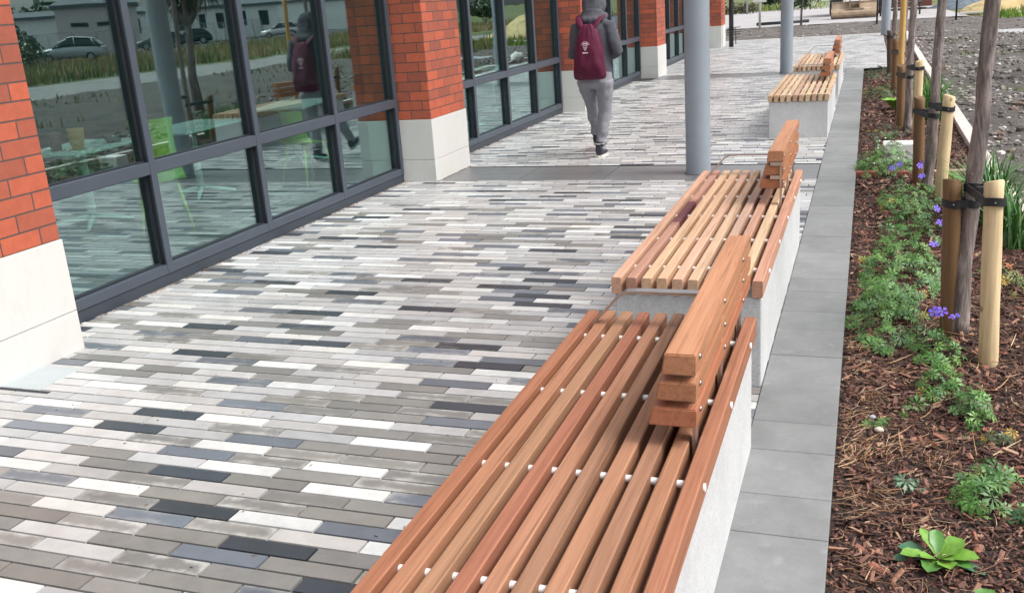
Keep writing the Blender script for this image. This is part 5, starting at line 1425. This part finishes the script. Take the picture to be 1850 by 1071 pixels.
# buildings
def block(x, y, rz, L, D, H, label, mat, wins, roof_h=1.2, name="white_building"):
    t = empty(name, (x, y, -.1), rz); tag(t, label, "building")
    g = MB(); g.box(0, L, 0, D, 0, H); g.build("wall", mat, t)
    g = MB(); g.rings([[Vector((-.4, -.4, H)), Vector((L + .4, -.4, H)), Vector((L + .4, D + .4, H)), Vector((-.4, D + .4, H))], [Vector((-.4, -.4, H + .3)), Vector((L + .4, -.4, H + .3)), Vector((L + .4, D + .4, H + .3)), Vector((-.4, D + .4, H + .3))], [Vector((1, D * .45, H + .3 + roof_h)), Vector((L - 1, D * .45, H + .3 + roof_h)), Vector((L - 1, D * .55, H + .3 + roof_h)), Vector((1, D * .55, H + .3 + roof_h))]], smooth=False); g.build("roof", M['roof_grey'], t)
    for (x0, z0, ww, hh) in wins:
        g = MB(); g.box(x0, x0 + ww, -.06, -.005, z0, z0 + hh); f_ = g.build("window", M['roof_grey'], t)
        g = MB(); g.box(x0 + .08, x0 + ww - .08, -.075, -.062, z0 + .08, z0 + hh - .08); g.build("pane", M['win_dark'], f_)
    return t
block(58.5, 105.4, R(-41), 30, 10, 3.75, "long low white building with tall dark windows, mirrored in the near window", M['render_white'], [(1.2 + q * 2.45, 1.45, .9, 1.75) for q in range(10)], .6)
block(63.5, 131.6, R(-33), 16, 12, 4.1, "white shed with an open dark bay, mirrored in the window's third pane", M['render_white'], [(10.4, .2, 4.2, 3.3)], .6)
block(61.5, 84.0, R(-42), 7.5, 8, 4.4, "pale pink-white house mirrored beyond the spiky tree in the nearest window", simple("pale_pink_render", (.62, .55, .55), .85, 0, .05), [(1.5, 2.6, 2.4, .4), (4.6, 2.6, 1.6, .4)], .8, "house")
tw = block(392, 470, R(-45), 48, 30, 80, "tall grey apartment tower with rows of white balconies, mirrored at the window's top left", simple("tower_grey", (.22, .25, .28), .8, 0, .1, .3), [], .6, "tower_block")
for q in range(1, 12):
    for xx in (1.0, 17.0, 33.0):
        g = MB(); g.box(xx, xx + 12.0, -2.4, -.01, q * 3.4 - .4, q * 3.4 + 1.05); g.build("balcony", M['render_white'], tw)
        g = MB(); g.box(xx + .4, xx + 11.4, -.1, -.004, q * 3.4 + 1.06, q * 3.4 + 2.6); g.build("window", M['win_dark'], tw)
def spiky_tree(x, y, h, label, heads, dead=0.3):
    t = empty("spiky_tree", (x, y, -.1)); tag(t, label, "tree", "spiky-leaved trees on the waste ground")
    g = MB(); g.tube([(0, 0, 0), (.05, .02, h * .3), (-.02, 0, h * .65), (.03, .0, h)], [.095, .075, .07, .06], 12, jit=.12); g.build("trunk", M['bark'], t)
    g = MB()
    for (hx, hy, hz) in heads:
        g2 = MB(); g2.tube([(0, 0, h * .75), (hx * .6, hy * .6, (h * .75 + hz) / 2), (hx, hy, hz)], [.08, .07, .06], 8); g2.build("limb", M['bark'], t)
        for _ in range(230):
            az = rnd.uniform(0, 6.28); el = rnd.uniform(-.9, 1.4); L = rnd.uniform(.5, .85)
            d = Vector((math.cos(az) * math.cos(el), math.sin(az) * math.cos(el), math.sin(el))); s_ = Vector((-math.sin(az), math.cos(az), 0)) * .025; p = Vector((hx, hy, hz))
            c = rnd.choice(((.05, .08, .03), (.07, .10, .04), (.03, .05, .025))) if el > -.4 or rnd.random() > dead else (.16, .09, .05)
            g.face([p - s_ * .4, p + d * L * .5 - s_, p + d * L + Vector((0, 0, -L * .18)), p + d * L * .5 + s_, p + s_ * .4], c)
    g.build("crown", M['leaf'], t)
spiky_tree(4.5, 17.95, 2.5, "spiky-leaved tree with a leaning trunk close to the bed, mirrored left of the second mullion", [(0, 0, 2.6), (.5, .1, 2.75), (-.45, .2, 2.7), (.1, .5, 3.0)])
bush(52, 58, 3.0, 3.2, 900, "dense dark tree mirrored in front of the tower block", GD, .22, name="tree")
bush(40, 48, 1.6, 1.9, 500, "straggly green bush mirrored right of the silver car", [(.08, .11, .04), (.11, .14, .06)], .12)
bush(96, 108, 6, 6.5, 900, "big dark tree mirrored at the foot of the tower block", GD, .4, name="tree")
bush(34, 112, 3, 2.8, 700, "green bush mirrored in the farther window's middle pane", GD, .25)
bush(27, 120, 4, 3.2, 700, "broad green bush mirrored in the farther window's first pane", GD, .25)
